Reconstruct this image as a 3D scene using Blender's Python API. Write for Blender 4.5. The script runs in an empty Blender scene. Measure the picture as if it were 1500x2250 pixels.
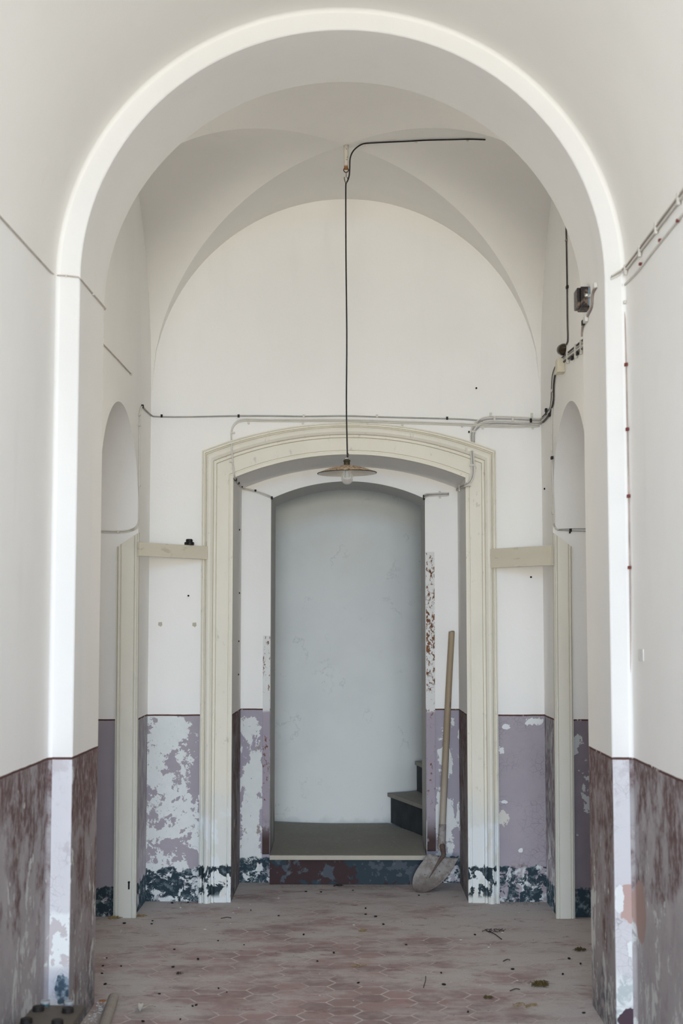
import bpy, bmesh, math, random
from mathutils import Vector, Matrix

random.seed(7)
scene = bpy.context.scene
COL = scene.collection
PI = math.pi

# ------------------------------------------------------------------ camera
F_PX, PITCH, YAW = 3137.0, 0.0832, -0.0081
CAM = Vector((0.049, 0.0, 1.53))
cam_data = bpy.data.cameras.new('camera')
cam = bpy.data.objects.new('camera', cam_data)
COL.objects.link(cam)
cam.location = CAM
cam.rotation_euler = (PI/2 + PITCH, 0.0, -YAW)
cam_data.sensor_fit = 'HORIZONTAL'
cam_data.sensor_width = 24.0
cam_data.lens = 24.0*F_PX/1500.0
cam_data.clip_start = 0.05
cam_data.dof.use_dof = True
cam_data.dof.focus_distance = 8.1
cam_data.dof.aperture_fstop = 3.4
scene.camera = cam

# ------------------------------------------------------------------ light
scene.view_settings.view_transform = 'Standard'
scene.view_settings.look = 'None'
scene.view_settings.gamma = 1.0
scene.view_settings.use_curve_mapping = False
scene.view_settings.exposure = 0.0
HALL_END = -4.0
scene.cycles.diffuse_bounces = 8
scene.cycles.max_bounces = 10
scene.cycles.use_adaptive_sampling = True
scene.cycles.adaptive_threshold = 0.05
world = bpy.data.worlds.new('world')
scene.world = world
world.use_nodes = True
wbg = world.node_tree.nodes['Background']
wbg.inputs[0].default_value = (0.80, 0.90, 1.0, 1)
wbg.inputs[1].default_value = 0.6


def area(name, loc, rot, sx, sy, col, power):
    l = bpy.data.lights.new(name, 'AREA')
    l.shape = 'RECTANGLE'
    l.size, l.size_y, l.color, l.energy = sx, sy, col, power
    o = bpy.data.objects.new(name, l)
    COL.objects.link(o)
    o.location, o.rotation_euler = loc, rot
    return o


# daylight entering by the open end of the hall behind the camera, from the bright court outside:
# cool sky from above, warm bounce from the sunlit ground
SKY, GROUND, MIXED = (0.42, 0.66, 1.0), (1.0, 0.94, 0.80), (1.0, 0.985, 0.93)
area('sky_daylight', (0, -16, 5.0), (math.radians(90-10), 0, 0), 8.0, 4.0, SKY, 3050)
area('ground_bounce', (0, -16, 1.0), (math.radians(90+6), 0, 0), 8.0, 2.5, GROUND, 2850)
# added fill lamps outside two invented hall windows, left and right, out of view
FILL_WIN_Y, FILL_WIN_Z = (2.0, 4.1), (0.85, 2.65)
for sg in (-1, 1):
    area('window_sky', (sg*2.1, 3.05, 2.5), (0, math.radians(sg*(90-22)), 0), 1.5, 2.6, SKY, 14)
    area('window_ground_bounce', (sg*2.1, 3.05, 0.9), (0, math.radians(sg*(90+28)), 0), 1.3, 2.6, MIXED, 52)
    # added fill lamp behind an invented slit window, each side of the vestibule
    area('slit_daylight', (sg*1.95, 6.14, 2.1), (0, math.radians(sg*90), math.radians(-sg*24)), 1.3, 0.6, (1.0, 0.90, 0.72), 26)

# ------------------------------------------------------------------ measures (metres, y runs into the picture)
YF, YR, YB = 5.467, 6.012, 8.258        # arch front, arch rear, back wall
Y2, Y3 = 8.87, 9.40                     # door wall front and rear
WL, WR = -1.015, 1.028                  # arch jambs
HL, HR = -1.108, 1.108                  # hall side walls
RL, RR = -1.131, 1.145                  # vestibule side walls
ZS = 2.90                               # springing of the vaults
ZD = 1.048                              # top of the painted dado
NICHE_Y = 7.82
YC = (YR+YB)/2
DHY = (YB-YR)/2
RC = (RL+RR)/2
RHX = (RR-RL)/2


def axes():
    f = Vector((math.sin(YAW)*math.cos(PITCH), math.cos(YAW)*math.cos(PITCH), math.sin(PITCH)))
    r = Vector((math.cos(YAW), -math.sin(YAW), 0))
    return r, r.cross(f), f


_R, _U, _F = axes()


def ray(px, py):
    return _F + ((px-750.0)*_R - (py-1125.0)*_U)/F_PX


def on(axis, val, px, py):
    """point seen at a pixel of the photograph on the plane axis = val"""
    d = ray(px, py)
    t = (val-CAM[axis])/d[axis]
    return CAM + d*t


def onY(y, *pts):
    return [on(1, y, *p) for p in pts]


def onX(x, *pts):
    return [on(0, x, *p) for p in pts]


def onZ(z, *pts):
    return [on(2, z, *p) for p in pts]


def vault_z(x, y):
    u = max(-1, min(1, (x-RC)/RHX))
    v = max(-1, min(1, (y-YC)/DHY))
    a = max(abs(u), abs(v))
    m = min(abs(u), abs(v))
    return ZS + 0.01 + 1.165*math.sqrt(max(0, 1-m*m)) - 0.065*(1-a)


def on_vault(px, py, off=0.0):
    d = ray(px, py)
    t = 6.2/d.y
    while t < 9:
        p = CAM + d*t
        if p.z > vault_z(p.x, p.y)-off:
            return p
        t += 0.002
    return p


# ------------------------------------------------------------------ node helper
class NT:
    def __init__(self, name, rough=0.85):
        m = bpy.data.materials.new(name)
        m.use_nodes = True
        self.m, self.t = m, m.node_tree
        self.n = self.t.nodes
        self.b = self.n['Principled BSDF']
        self.b.inputs['Roughness'].default_value = rough
        self.b.inputs['Specular IOR Level'].default_value = 0.25
        self.pos = self.n.new('ShaderNodeNewGeometry').outputs['Position']
        s = self.n.new('ShaderNodeSeparateXYZ')
        self.link(self.pos, s.inputs[0])
        self.x, self.y, self.z = s.outputs

    def link(self, a, b):
        self.t.links.new(a, b)

    def put(self, sock, v):
        if v is None:
            return
        if isinstance(v, bpy.types.NodeSocket):
            self.link(v, sock)
        elif isinstance(v, (tuple, list)) and len(v) == 3 and sock.type == 'RGBA':
            sock.default_value = (*v, 1)
        else:
            sock.default_value = v

    def math(self, op, a, b=None, c=None, clamp=False):
        n = self.n.new('ShaderNodeMath')
        n.operation, n.use_clamp = op, clamp
        for i, v in enumerate((a, b, c)):
            self.put(n.inputs[i], v)
        return n.outputs[0]

    def vmath(self, op, a, b=None):
        n = self.n.new('ShaderNodeVectorMath')
        n.operation = op
        self.put(n.inputs[0], a)
        self.put(n.inputs[1], b)
        return n.outputs[1] if op in ('LENGTH', 'DISTANCE', 'DOT_PRODUCT') else n.outputs[0]

    def xyz(self, x, y, z):
        n = self.n.new('ShaderNodeCombineXYZ')
        for i, v in enumerate((x, y, z)):
            self.put(n.inputs[i], v)
        return n.outputs[0]

    def noise(self, scale, stretch=None, detail=4, rough=0.55, dist=0.0, seed=0.0, color=False):
        v = self.pos
        if stretch:
            v = self.vmath('MULTIPLY', v, stretch)
        if seed:
            v = self.vmath('ADD', v, (seed, seed*1.7, seed*0.6))
        n = self.n.new('ShaderNodeTexNoise')
        self.link(v, n.inputs['Vector'])
        n.inputs['Scale'].default_value = scale
        n.inputs['Detail'].default_value = min(detail, 7)
        n.inputs['Roughness'].default_value = rough
        n.inputs['Distortion'].default_value = dist
        return n.outputs['Color' if color else 'Fac']

    def smooth(self, v, lo, hi):
        n = self.n.new('ShaderNodeMapRange')
        n.interpolation_type = 'SMOOTHSTEP'
        self.put(n.inputs[0], v)
        self.put(n.inputs[1], lo)
        self.put(n.inputs[2], hi)
        return n.outputs[0]

    def lin(self, v, a, b, c, d):
        n = self.n.new('ShaderNodeMapRange')
        self.put(n.inputs[0], v)
        for i, k in enumerate((a, b, c, d)):
            self.put(n.inputs[i+1], k)
        return n.outputs[0]

    def mix(self, f, a, b, blend='MIX'):
        n = self.n.new('ShaderNodeMix')
        n.data_type, n.blend_type = 'RGBA', blend
        self.put(n.inputs[0], f)
        self.put(n.inputs[6], a)
        self.put(n.inputs[7], b)
        return n.outputs[2]

    def cracks(self, scale, width, seed=0.0):
        d = self.noise(6, seed=seed+3, color=True)
        v = self.vmath('ADD', self.pos, self.vmath('MULTIPLY', d, (0.05, 0.05, 0.05)))
        n = self.n.new('ShaderNodeTexVoronoi')
        n.feature = 'DISTANCE_TO_EDGE'
        n.inputs['Scale'].default_value = scale
        self.link(v, n.inputs['Vector'])
        return self.math('SUBTRACT', 1.0, self.smooth(n.outputs[0], width*0.2, width))

    def box(self, lo, hi, soft=0.004, wob=0.0, seed=0.0, axes_='xz'):
        """1 inside a window lo..hi of two world axes, with a wandering edge"""
        r = None
        nz = self.math('MULTIPLY', self.math('SUBTRACT', self.noise(14, seed=seed+5, detail=3), 0.5), wob*2)
        for k, ax in enumerate(axes_):
            c = {'x': self.x, 'y': self.y, 'z': self.z}[ax]
            h = (hi[k]-lo[k])/2
            d = self.math('ABSOLUTE', self.math('SUBTRACT', c, (hi[k]+lo[k])/2))
            d = self.math('ADD', d, nz)
            w = self.math('SUBTRACT', 1.0, self.smooth(d, h-soft, h+soft))
            r = w if r is None else self.math('MULTIPLY', r, w)
        return r

    def bump(self, h, strength=0.3, dist=0.01):
        n = self.n.new('ShaderNodeBump')
        n.inputs['Strength'].default_value = strength
        n.inputs['Distance'].default_value = dist
        self.link(h, n.inputs['Height'])
        self.link(n.outputs[0], self.b.inputs['Normal'])

    def done(self, col, rough=None):
        self.put(self.b.inputs['Base Color'], col)
        if rough is not None:
            self.put(self.b.inputs['Roughness'], rough)
        return self.m


WHITE = (0.88, 0.87, 0.85)
CHALK = (0.76, 0.79, 0.785)
MAUVE = (0.40, 0.355, 0.40)
NAVY = (0.030, 0.050, 0.066)
MAROON = (0.120, 0.062, 0.058)


def plain(name, col, rough=0.6, metal=0.0, var=0.08, scale=30):
    k = NT(name, rough)
    k.b.inputs['Metallic'].default_value = metal
    n = k.noise(scale, detail=4)
    c = k.mix(n, tuple(max(0, v*(1-var*2)) for v in col), tuple(min(1, v*(1+var*2)) for v in col))
    return k.done(c)


def plaster(name, col=WHITE):
    k = NT(name, 0.9)
    c = k.mix(k.smooth(k.noise(1.6, detail=5), 0.35, 0.7), col, tuple(v*0.97 for v in col))
    c = k.mix(k.math('MULTIPLY', k.smooth(k.noise(5, (1, 1, 0.4), detail=6, seed=4), 0.62, 0.75), 0.25), c, (0.80, 0.74, 0.68))
    h = k.math('ADD', k.noise(60, detail=2), k.math('MULTIPLY', k.noise(6, detail=2), 3.0))
    k.bump(h, 0.10, 0.006)
    return k.done(c)


# ------------------------------------------------------------------ mesh helpers
def link(name, bm, mat, parent=None, smooth=False, kind=None):
    bmesh.ops.recalc_face_normals(bm, faces=bm.faces)
    me = bpy.data.meshes.new(name)
    bm.to_mesh(me)
    bm.free()
    for m in (mat if isinstance(mat, (list, tuple)) else [mat]):
        me.materials.append(m)
    if smooth:
        for p in me.polygons:
            p.use_smooth = True
    o = bpy.data.objects.new(name, me)
    COL.objects.link(o)
    if parent is not None:
        o.parent = parent
        o.matrix_parent_inverse = Matrix.Translation(-parent.location) if parent.parent is None else Matrix.Identity(4)
        if parent.type == 'MESH' and parent.location.length == 0:
            o.matrix_parent_inverse = Matrix.Identity(4)
    if kind:
        o['kind'] = kind
    return o


def tag(o, label, cat, group=None):
    o['label'], o['category'] = label, cat
    if group:
        o['group'] = group
    return o


def thing(name, label, cat, loc, group=None):
    o = bpy.data.objects.new(name, None)
    COL.objects.link(o)
    o.location = loc
    o.empty_display_size = 0.05
    return tag(o, label, cat, group)


def bevel(bm, w, seg=2):
    if w > 0:
        bmesh.ops.bevel(bm, geom=list(bm.edges), offset=w, segments=seg, affect='EDGES', profile=0.6)


def box(bm, lo, hi, bev=0.0):
    b = bmesh.new()
    bmesh.ops.create_cube(b, size=1.0)
    for v in b.verts:
        v.co = Vector([(lo[i]+hi[i])/2 + v.co[i]*(hi[i]-lo[i]) for i in range(3)])
    bevel(b, bev)
    join(bm, b)
    return bm


def prism(bm, pts, z0, z1, bev=0.0):
    b = bmesh.new()
    lo = [b.verts.new((p[0], p[1], z0)) for p in pts]
    hi = [b.verts.new((p[0], p[1], z1)) for p in pts]
    b.faces.new(lo[::-1])
    b.faces.new(hi)
    n = len(pts)
    for i in range(n):
        b.faces.new((lo[i], lo[(i+1) % n], hi[(i+1) % n], hi[i]))
    bevel(b, bev, 2)
    join(bm, b)
    return bm


def join(bm, b):
    me = bpy.data.meshes.new('tmp')
    b.to_mesh(me)
    b.free()
    bm.from_mesh(me)
    bpy.data.meshes.remove(me)


def catmull(pts, n=6):
    pts = [Vector(p) for p in pts]
    if len(pts) < 3:
        return pts
    out = []
    P = [pts[0]*2-pts[1]] + pts + [pts[-1]*2-pts[-2]]
    for i in range(1, len(P)-2):
        a, b, c, d = P[i-1], P[i], P[i+1], P[i+2]
        for k in range(n):
            t = k/n
            out.append(0.5*((2*b)+(c-a)*t+(2*a-5*b+4*c-d)*t*t+(3*b-a-3*c+d)*t**3))
    out.append(pts[-1])
    return out


def tube(bm, pts, r, seg=8, smooth_n=0, cap=True):
    if smooth_n:
        pts = catmull(pts, smooth_n)
    pts = [Vector(p) for p in pts]
    rings = []
    prev = None
    for i, p in enumerate(pts):
        d = (pts[min(i+1, len(pts)-1)]-pts[max(i-1, 0)])
        d = d.normalized() if d.length > 1e-9 else Vector((0, 0, 1))
        if prev is None:
            up = Vector((0, 0, 1)) if abs(d.z) < 0.9 else Vector((0, 1, 0))
            s = d.cross(up).normalized()
        else:
            s = (prev - d*prev.dot(d))
            s = s.normalized() if s.length > 1e-6 else d.orthogonal().normalized()
        prev = s
        t = d.cross(s)
        rr = r(i/(len(pts)-1)) if callable(r) else r
        rings.append([bm.verts.new(p + (s*math.cos(a)+t*math.sin(a))*rr) for a in [2*PI*k/seg for k in range(seg)]])
    for a, b in zip(rings, rings[1:]):
        for k in range(seg):
            bm.faces.new((a[k], a[(k+1) % seg], b[(k+1) % seg], b[k]))
    if cap:
        bm.faces.new(rings[0][::-1])
        bm.faces.new(rings[-1])
    return bm


def lathe(bm, prof, c, seg=48, closed=False):
    rings = []
    for r, z in prof:
        if r < 1e-6:
            rings.append([bm.verts.new((c[0], c[1], c[2]+z))])
        else:
            rings.append([bm.verts.new((c[0]+r*math.cos(2*PI*k/seg), c[1]+r*math.sin(2*PI*k/seg), c[2]+z)) for k in range(seg)])
    for a, b in zip(rings, rings[1:]):
        for k in range(seg):
            k2 = (k+1) % seg
            if len(a) == 1 and len(b) == 1:
                continue
            if len(a) == 1:
                bm.faces.new((a[0], b[k2], b[k]))
            elif len(b) == 1:
                bm.faces.new((a[k], a[k2], b[0]))
            else:
                bm.faces.new((a[k], a[k2], b[k2], b[k]))
    return bm


def strip(bm, A, B, flip=False):
    va = [bm.verts.new(p) for p in A]
    vb = [bm.verts.new(p) for p in B]
    for i in range(len(A)-1):
        bm.faces.new((va[i], va[i+1], vb[i+1], vb[i]))


def slab_with_outline(bm, inner, outer, y0, y1):
    """solid between two matched (x,z) outlines, from y0 to y1"""
    n = len(inner)
    vs = []
    for y in (y0, y1):
        vs.append(([bm.verts.new((p[0], y, p[1])) for p in inner], [bm.verts.new((p[0], y, p[1])) for p in outer]))
    (i0, o0), (i1, o1) = vs
    for k in range(n-1):
        bm.faces.new((i0[k], i0[k+1], o0[k+1], o0[k]))
        bm.faces.new((i1[k], o1[k], o1[k+1], i1[k+1]))
        bm.faces.new((i0[k], i1[k], i1[k+1], i0[k+1]))
        bm.faces.new((o0[k], o0[k+1], o1[k+1], o1[k]))
    for k in (0, n-1):
        bm.faces.new((i0[k], o0[k], o1[k], i1[k]))
    return bm


def struct(name, bm, mat, smooth=False):
    return link(name, bm, mat, kind='structure', smooth=smooth)


def auto_smooth(o, deg=35):
    for p in o.data.polygons:
        p.use_smooth = True
    o.data.update()
    bm = bmesh.new()
    bm.from_mesh(o.data)
    lim = math.radians(deg)
    for e in bm.edges:
        if len(e.link_faces) == 2 and e.calc_face_angle(0) > lim:
            e.smooth = False
    bm.to_mesh(o.data)
    bm.free()


# ------------------------------------------------------------------ wall materials
M_ceiling = plaster('vault_limewash', (0.87, 0.855, 0.82))


def stair_mat():
    k = NT('stairwell_limewash', 0.9)
    c = k.mix(k.smooth(k.noise(2.2, detail=6), 0.35, 0.7), (0.86, 0.88, 0.865), (0.81, 0.83, 0.82))
    ring = k.math('SUBTRACT', 1.0, k.smooth(k.math('ABSOLUTE', k.math('SUBTRACT', k.noise(2.6, detail=8, rough=0.6, seed=5), 0.52)), 0.002, 0.008))
    c = k.mix(k.math('MULTIPLY', ring, k.math('MULTIPLY', 0.30, k.smooth(k.noise(5, seed=8), 0.5, 0.62))), c, (0.45, 0.48, 0.48))
    low = k.math('SUBTRACT', 1.0, k.smooth(k.math('ADD', k.z, k.math('MULTIPLY', k.noise(9, detail=7, seed=3), 0.16)), 0.24, 0.30))
    c = k.mix(k.math('MULTIPLY', low, 0.6), c, (0.60, 0.63, 0.62))
    k.bump(k.noise(5, detail=5), 0.12, 0.02)
    return k.done(c)


M_stair_wall = stair_mat()


def flakes(k, scale, cover, seed, stretch=None, rough=0.68, soft=0.006, dist=0.25, shift=None):
    """ragged patches covering about the given share of the surface"""
    n = k.noise(scale, stretch, detail=11, rough=rough, dist=dist, seed=seed)
    if shift is not None:
        n = k.math('ADD', n, shift)
    t = 0.5 + (0.5-cover)*0.42
    return k.smooth(n, t-soft, t+soft)


def blob(k, c1, c2, r1, r2, amp=0.5, seed=0.0, ax='x', scale=16, soft=0.03):
    """one ragged patch at a place of the wall"""
    u = {'x': k.x, 'y': k.y}[ax]
    a = k.math('DIVIDE', k.math('SUBTRACT', u, c1), r1)
    b = k.math('DIVIDE', k.math('SUBTRACT', k.z, c2), r2)
    d = k.math('SQRT', k.math('ADD', k.math('MULTIPLY', a, a), k.math('MULTIPLY', b, b)))
    d = k.math('ADD', d, k.math('MULTIPLY', k.math('SUBTRACT', k.noise(scale, detail=8, rough=0.6, seed=seed+20), 0.5), amp*2.4))
    return k.math('SUBTRACT', 1.0, k.smooth(d, 1-soft, 1+soft))


def tone(k, col, lo, hi, scale, seed):
    return k.mix(k.noise(scale, detail=7, rough=0.62, seed=seed), tuple(v*lo for v in col), tuple(min(1, v*hi) for v in col))


def base_band(k, c, top, amp, fill, seed, scale=11, white=(0.66, 0.70, 0.71), dark=NAVY):
    """dark skirting band, eaten away in small ragged spots"""
    e = k.math('ADD', k.z, k.math('MULTIPLY', k.math('SUBTRACT', k.noise(9, detail=9, rough=0.66, seed=seed), 0.5), amp))
    zone = k.math('SUBTRACT', 1.0, k.smooth(e, top-0.006, top+0.006))
    keep = flakes(k, scale, fill, seed+2, rough=0.72, dist=0.5, soft=0.02)
    d = k.mix(k.smooth(k.noise(30, detail=7, rough=0.7, seed=seed+4), 0.48, 0.66), dark, (0.17, 0.215, 0.235))
    c = k.mix(k.math('MULTIPLY', zone, k.smooth(k.noise(18, detail=6, seed=seed+6), 0.45, 0.6)), c, white)
    return k.mix(k.math('MULTIPLY', zone, keep), c, d)


def wall(name, dado, white=WHITE, line=0.0055, seed=0.0, tint=(0.70, 0.70, 0.69), bump=0.09):
    """lime-white wall above a painted dado; dado(k) gives the colour and the paint relief of the lower part"""
    k = NT(name, 0.88)
    wob = k.math('MULTIPLY', k.math('SUBTRACT', k.noise(3, seed=seed), 0.5), 0.012)
    zz = k.math('ADD', k.z, wob)
    w = k.mix(k.smooth(k.noise(1.6, detail=5), 0.35, 0.7), white, tuple(v*0.97 for v in white))
    w = k.mix(k.math('MULTIPLY', k.smooth(k.noise(2.2, (3, 3, 0.5), detail=6, seed=seed+8), 0.55, 0.8), 0.2), w, tint)
    c, relief = dado(k)
    above = k.smooth(zz, ZD-0.0042, ZD-0.0030)
    ln = k.math('SUBTRACT', 1.0, k.smooth(k.math('ABSOLUTE', k.math('SUBTRACT', zz, ZD)), line*0.8, line*1.2))
    gaps = k.smooth(k.noise(18, seed=seed+14, detail=3), 0.28, 0.40)
    w = k.mix(k.math('MULTIPLY', ln, gaps), w, k.mix(k.noise(40, seed=seed), (0.05, 0.022, 0.020), (0.15, 0.075, 0.062)))
    # white wall and dado are two coats, mixed as shaders
    up = k.n.new('ShaderNodeBsdfPrincipled')
    up.inputs['Roughness'].default_value = 0.9
    up.inputs['Specular IOR Level'].default_value = 0.25
    k.put(up.inputs['Base Color'], w)
    k.put(k.b.inputs['Base Color'], c)
    mx = k.n.new('ShaderNodeMixShader')
    k.link(above, mx.inputs[0])
    k.link(k.b.outputs[0], mx.inputs[1])
    k.link(up.outputs[0], mx.inputs[2])
    k.link(mx.outputs[0], k.n['Material Output'].inputs['Surface'])
    k.bump(k.math('ADD', k.noise(60, detail=2), k.math('MULTIPLY', k.noise(9, detail=2), 2.4)), bump, 0.006)
    k.link(k.b.inputs['Normal'].links[0].from_socket, up.inputs['Normal'])
    return k.m


def weathered(paint, maroon_amt, scrape_amt, seed, maroon=MAROON, dark_foot=0.0, light=(0.58, 0.59, 0.58), salmon=False):
    """mauve-grey coat, maroon top coat worn away from below, pale scrapes"""
    def dado(k):
        c = tone(k, paint, 0.72, 1.28, 6, seed)
        c = k.mix(k.math('MULTIPLY', k.smooth(k.noise(10, detail=9, rough=0.7, seed=seed+12), 0.50, 0.66), 0.45), c, (0.30, 0.235, 0.25))
        up = k.lin(k.z, 0.10, ZD, -0.13, 0.13)
        m = k.math('ADD', k.noise(5, (1, 1, 0.8), detail=9, rough=0.66, seed=seed+1), up)
        m = k.smooth(m, 0.60-0.14*maroon_amt, 0.72-0.10*maroon_amt)
        m = k.math('MULTIPLY', m, k.smooth(k.noise(32, (1, 1, 0.6), detail=6, rough=0.7, seed=seed+2), 0.30, 0.58))
        c = k.mix(k.math('MULTIPLY', m, 0.92), c, tone(k, maroon, 0.7, 1.3, 22, seed+3))
        low = k.lin(k.z, 0.0, ZD, 0.035, -0.075)
        s = flakes(k, 7, scrape_amt, seed+4, (1, 1, 0.62), rough=0.66, soft=0.010, shift=low)
        s = k.math('MAXIMUM', s, flakes(k, 21, scrape_amt*0.7, seed+5, (1, 1, 0.55), rough=0.66, soft=0.012, shift=low))
        c = k.mix(s, c, tone(k, light, 0.88, 1.1, 14, seed+6))
        sp = k.smooth(k.noise(70, detail=4, seed=seed+7), 0.66, 0.70)
        c = k.mix(k.math('MULTIPLY', sp, 0.5), c, tuple(v*0.45 for v in paint))
        if dark_foot > 0:
            f = k.math('SUBTRACT', 1.0, k.smooth(k.math('ADD', k.z, k.math('MULTIPLY', k.noise(4, seed=seed+9), 0.6)), dark_foot+0.2, dark_foot+0.38))
            f = k.math('MULTIPLY', f, k.smooth(k.noise(16, detail=8, rough=0.7, seed=seed+8), 0.40, 0.60))
            c = k.mix(k.math('MULTIPLY', f, 0.85), c, (0.085, 0.09, 0.11))
        if salmon:
            right = k.smooth(k.x, 0.0, 0.1)
            b = k.math('MULTIPLY', blob(k, 5.38, 0.50, 0.10, 0.115, 0.18, 3.0, 'y'), right)
            c = k.mix(b, c, (0.37, 0.265, 0.235))
        return c, k.math('SUBTRACT', 1.0, s)
    return dado


M_hall = wall('hall_wall_paint', weathered((0.385, 0.36, 0.368), 0.80, 0.30, 1.3, salmon=True), seed=1.3)
ARCH_WHITE = (0.82, 0.81, 0.79)
M_jamb = wall('arch_jamb_paint', weathered((0.335, 0.305, 0.312), 1.25, 0.28, 4.2, dark_foot=0.16), white=ARCH_WHITE, seed=4.2)
M_reveal = wall('recess_reveal_paint', weathered((0.29, 0.268, 0.282), 1.2, 0.16, 7.7, dark_foot=0.14), seed=7.7)


def pier_dado(k):
    c = tone(k, (0.69, 0.68, 0.708), 0.93, 1.06, 6, 2.1)
    rub = k.smooth(k.math('ADD', k.noise(9, detail=9, rough=0.7, seed=2.4), k.lin(k.z, 0.5, ZD, -0.12, 0.06)), 0.50, 0.62)
    c = k.mix(k.math('MULTIPLY', rub, 0.55), c, (0.50, 0.455, 0.475))
    cr = k.math('MAXIMUM', k.cracks(19, 0.020, 2.1), k.math('MULTIPLY', k.cracks(41, 0.030, 5.1), 0.6))
    cr = k.math('MULTIPLY', cr, k.smooth(k.noise(6, detail=6, seed=2.9), 0.42, 0.60))
    c = k.mix(k.math('MULTIPLY', cr, 0.6), c, (0.33, 0.30, 0.31))
    white = (0.83, 0.85, 0.85)
    # right pier: salmon undercoat, two torn white patches, grey-green washed foot
    c = k.mix(blob(k, 1.105, 0.515, 0.075, 0.078, 0.35, 3.0), c, (0.55, 0.385, 0.355))
    c = k.mix(blob(k, 1.047, 0.530, 0.017, 0.060, 0.8, 5.0, scale=40), c, white)
    c = k.mix(blob(k, 1.087, 0.345, 0.014, 0.028, 0.8, 8.0, scale=45), c, white)
    foot = k.math('MULTIPLY', k.smooth(k.x, 0.0, 0.1), k.math('SUBTRACT', 1.0, k.smooth(k.math('ADD', k.z, k.math('MULTIPLY', k.noise(16, seed=6), 0.08)), 0.27, 0.30)))
    c = k.mix(foot, c, k.mix(k.smooth(k.noise(20, detail=9, dist=0.8, seed=3), 0.42, 0.56), (0.53, 0.58, 0.595), (0.80, 0.82, 0.82)))
    c = k.mix(blob(k, 1.075, 0.085, 0.040, 0.045, 0.55, 4.0, scale=20), c, (0.085, 0.055, 0.07))
    # left pier: big flaked white patch over lilac, blue-black scab below
    left = k.math('SUBTRACT', 1.0, k.smooth(k.x, -0.1, 0.0))
    zone = k.math('MULTIPLY', left, k.math('MULTIPLY', k.smooth(k.math('ADD', k.z, k.math('MULTIPLY', k.noise(12, seed=9), 0.08)), 0.30, 0.33),
                                           k.math('SUBTRACT', 1.0, k.smooth(k.math('ADD', k.z, k.math('MULTIPLY', k.noise(12, seed=10), 0.12)), 0.52, 0.55))))
    fl = flakes(k, 14, 0.62, 12.0, rough=0.6)
    c = k.mix(zone, c, k.mix(fl, (0.60, 0.555, 0.57), white))
    c = k.mix(blob(k, -1.040, 0.190, 0.028, 0.062, 0.60, 6.0, scale=24), c,
              k.mix(k.smooth(k.noise(45, detail=6, seed=7), 0.45, 0.62), (0.085, 0.125, 0.16), (0.42, 0.48, 0.52)))
    return c, k.math('SUBTRACT', fl, cr)


M_pier = wall('pier_face_paint', pier_dado, white=ARCH_WHITE, seed=2.1)


def side_dado(k):
    # the blind doorways and the strips of side wall: smooth mauve at the left, peeling at the right
    c = tone(k, (0.345, 0.315, 0.355), 0.90, 1.08, 5, 5.5)
    right = k.smooth(k.x, 0.0, 0.1)
    worn = tone(k, (0.215, 0.185, 0.215), 0.8, 1.25, 9, 5.9)
    pl = flakes(k, 7, 0.30, 6.6, rough=0.62)
    worn = k.mix(pl, worn, (0.50, 0.52, 0.53))
    c = k.mix(right, c, worn)
    near = k.math('SUBTRACT', 1.0, k.smooth(k.math('ABSOLUTE', k.x), 1.15, 1.16))
    c = k.mix(k.math('MULTIPLY', near, k.smooth(k.noise(14, (1, 1, 0.6), detail=9, rough=0.7, seed=15), 0.44, 0.58)), c, (0.43, 0.425, 0.44))
    c = base_band(k, c, 0.15, 0.16, 0.72, 16.0)
    return c, pl


M_side = wall('vestibule_side_paint', side_dado, seed=5.5)


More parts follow.
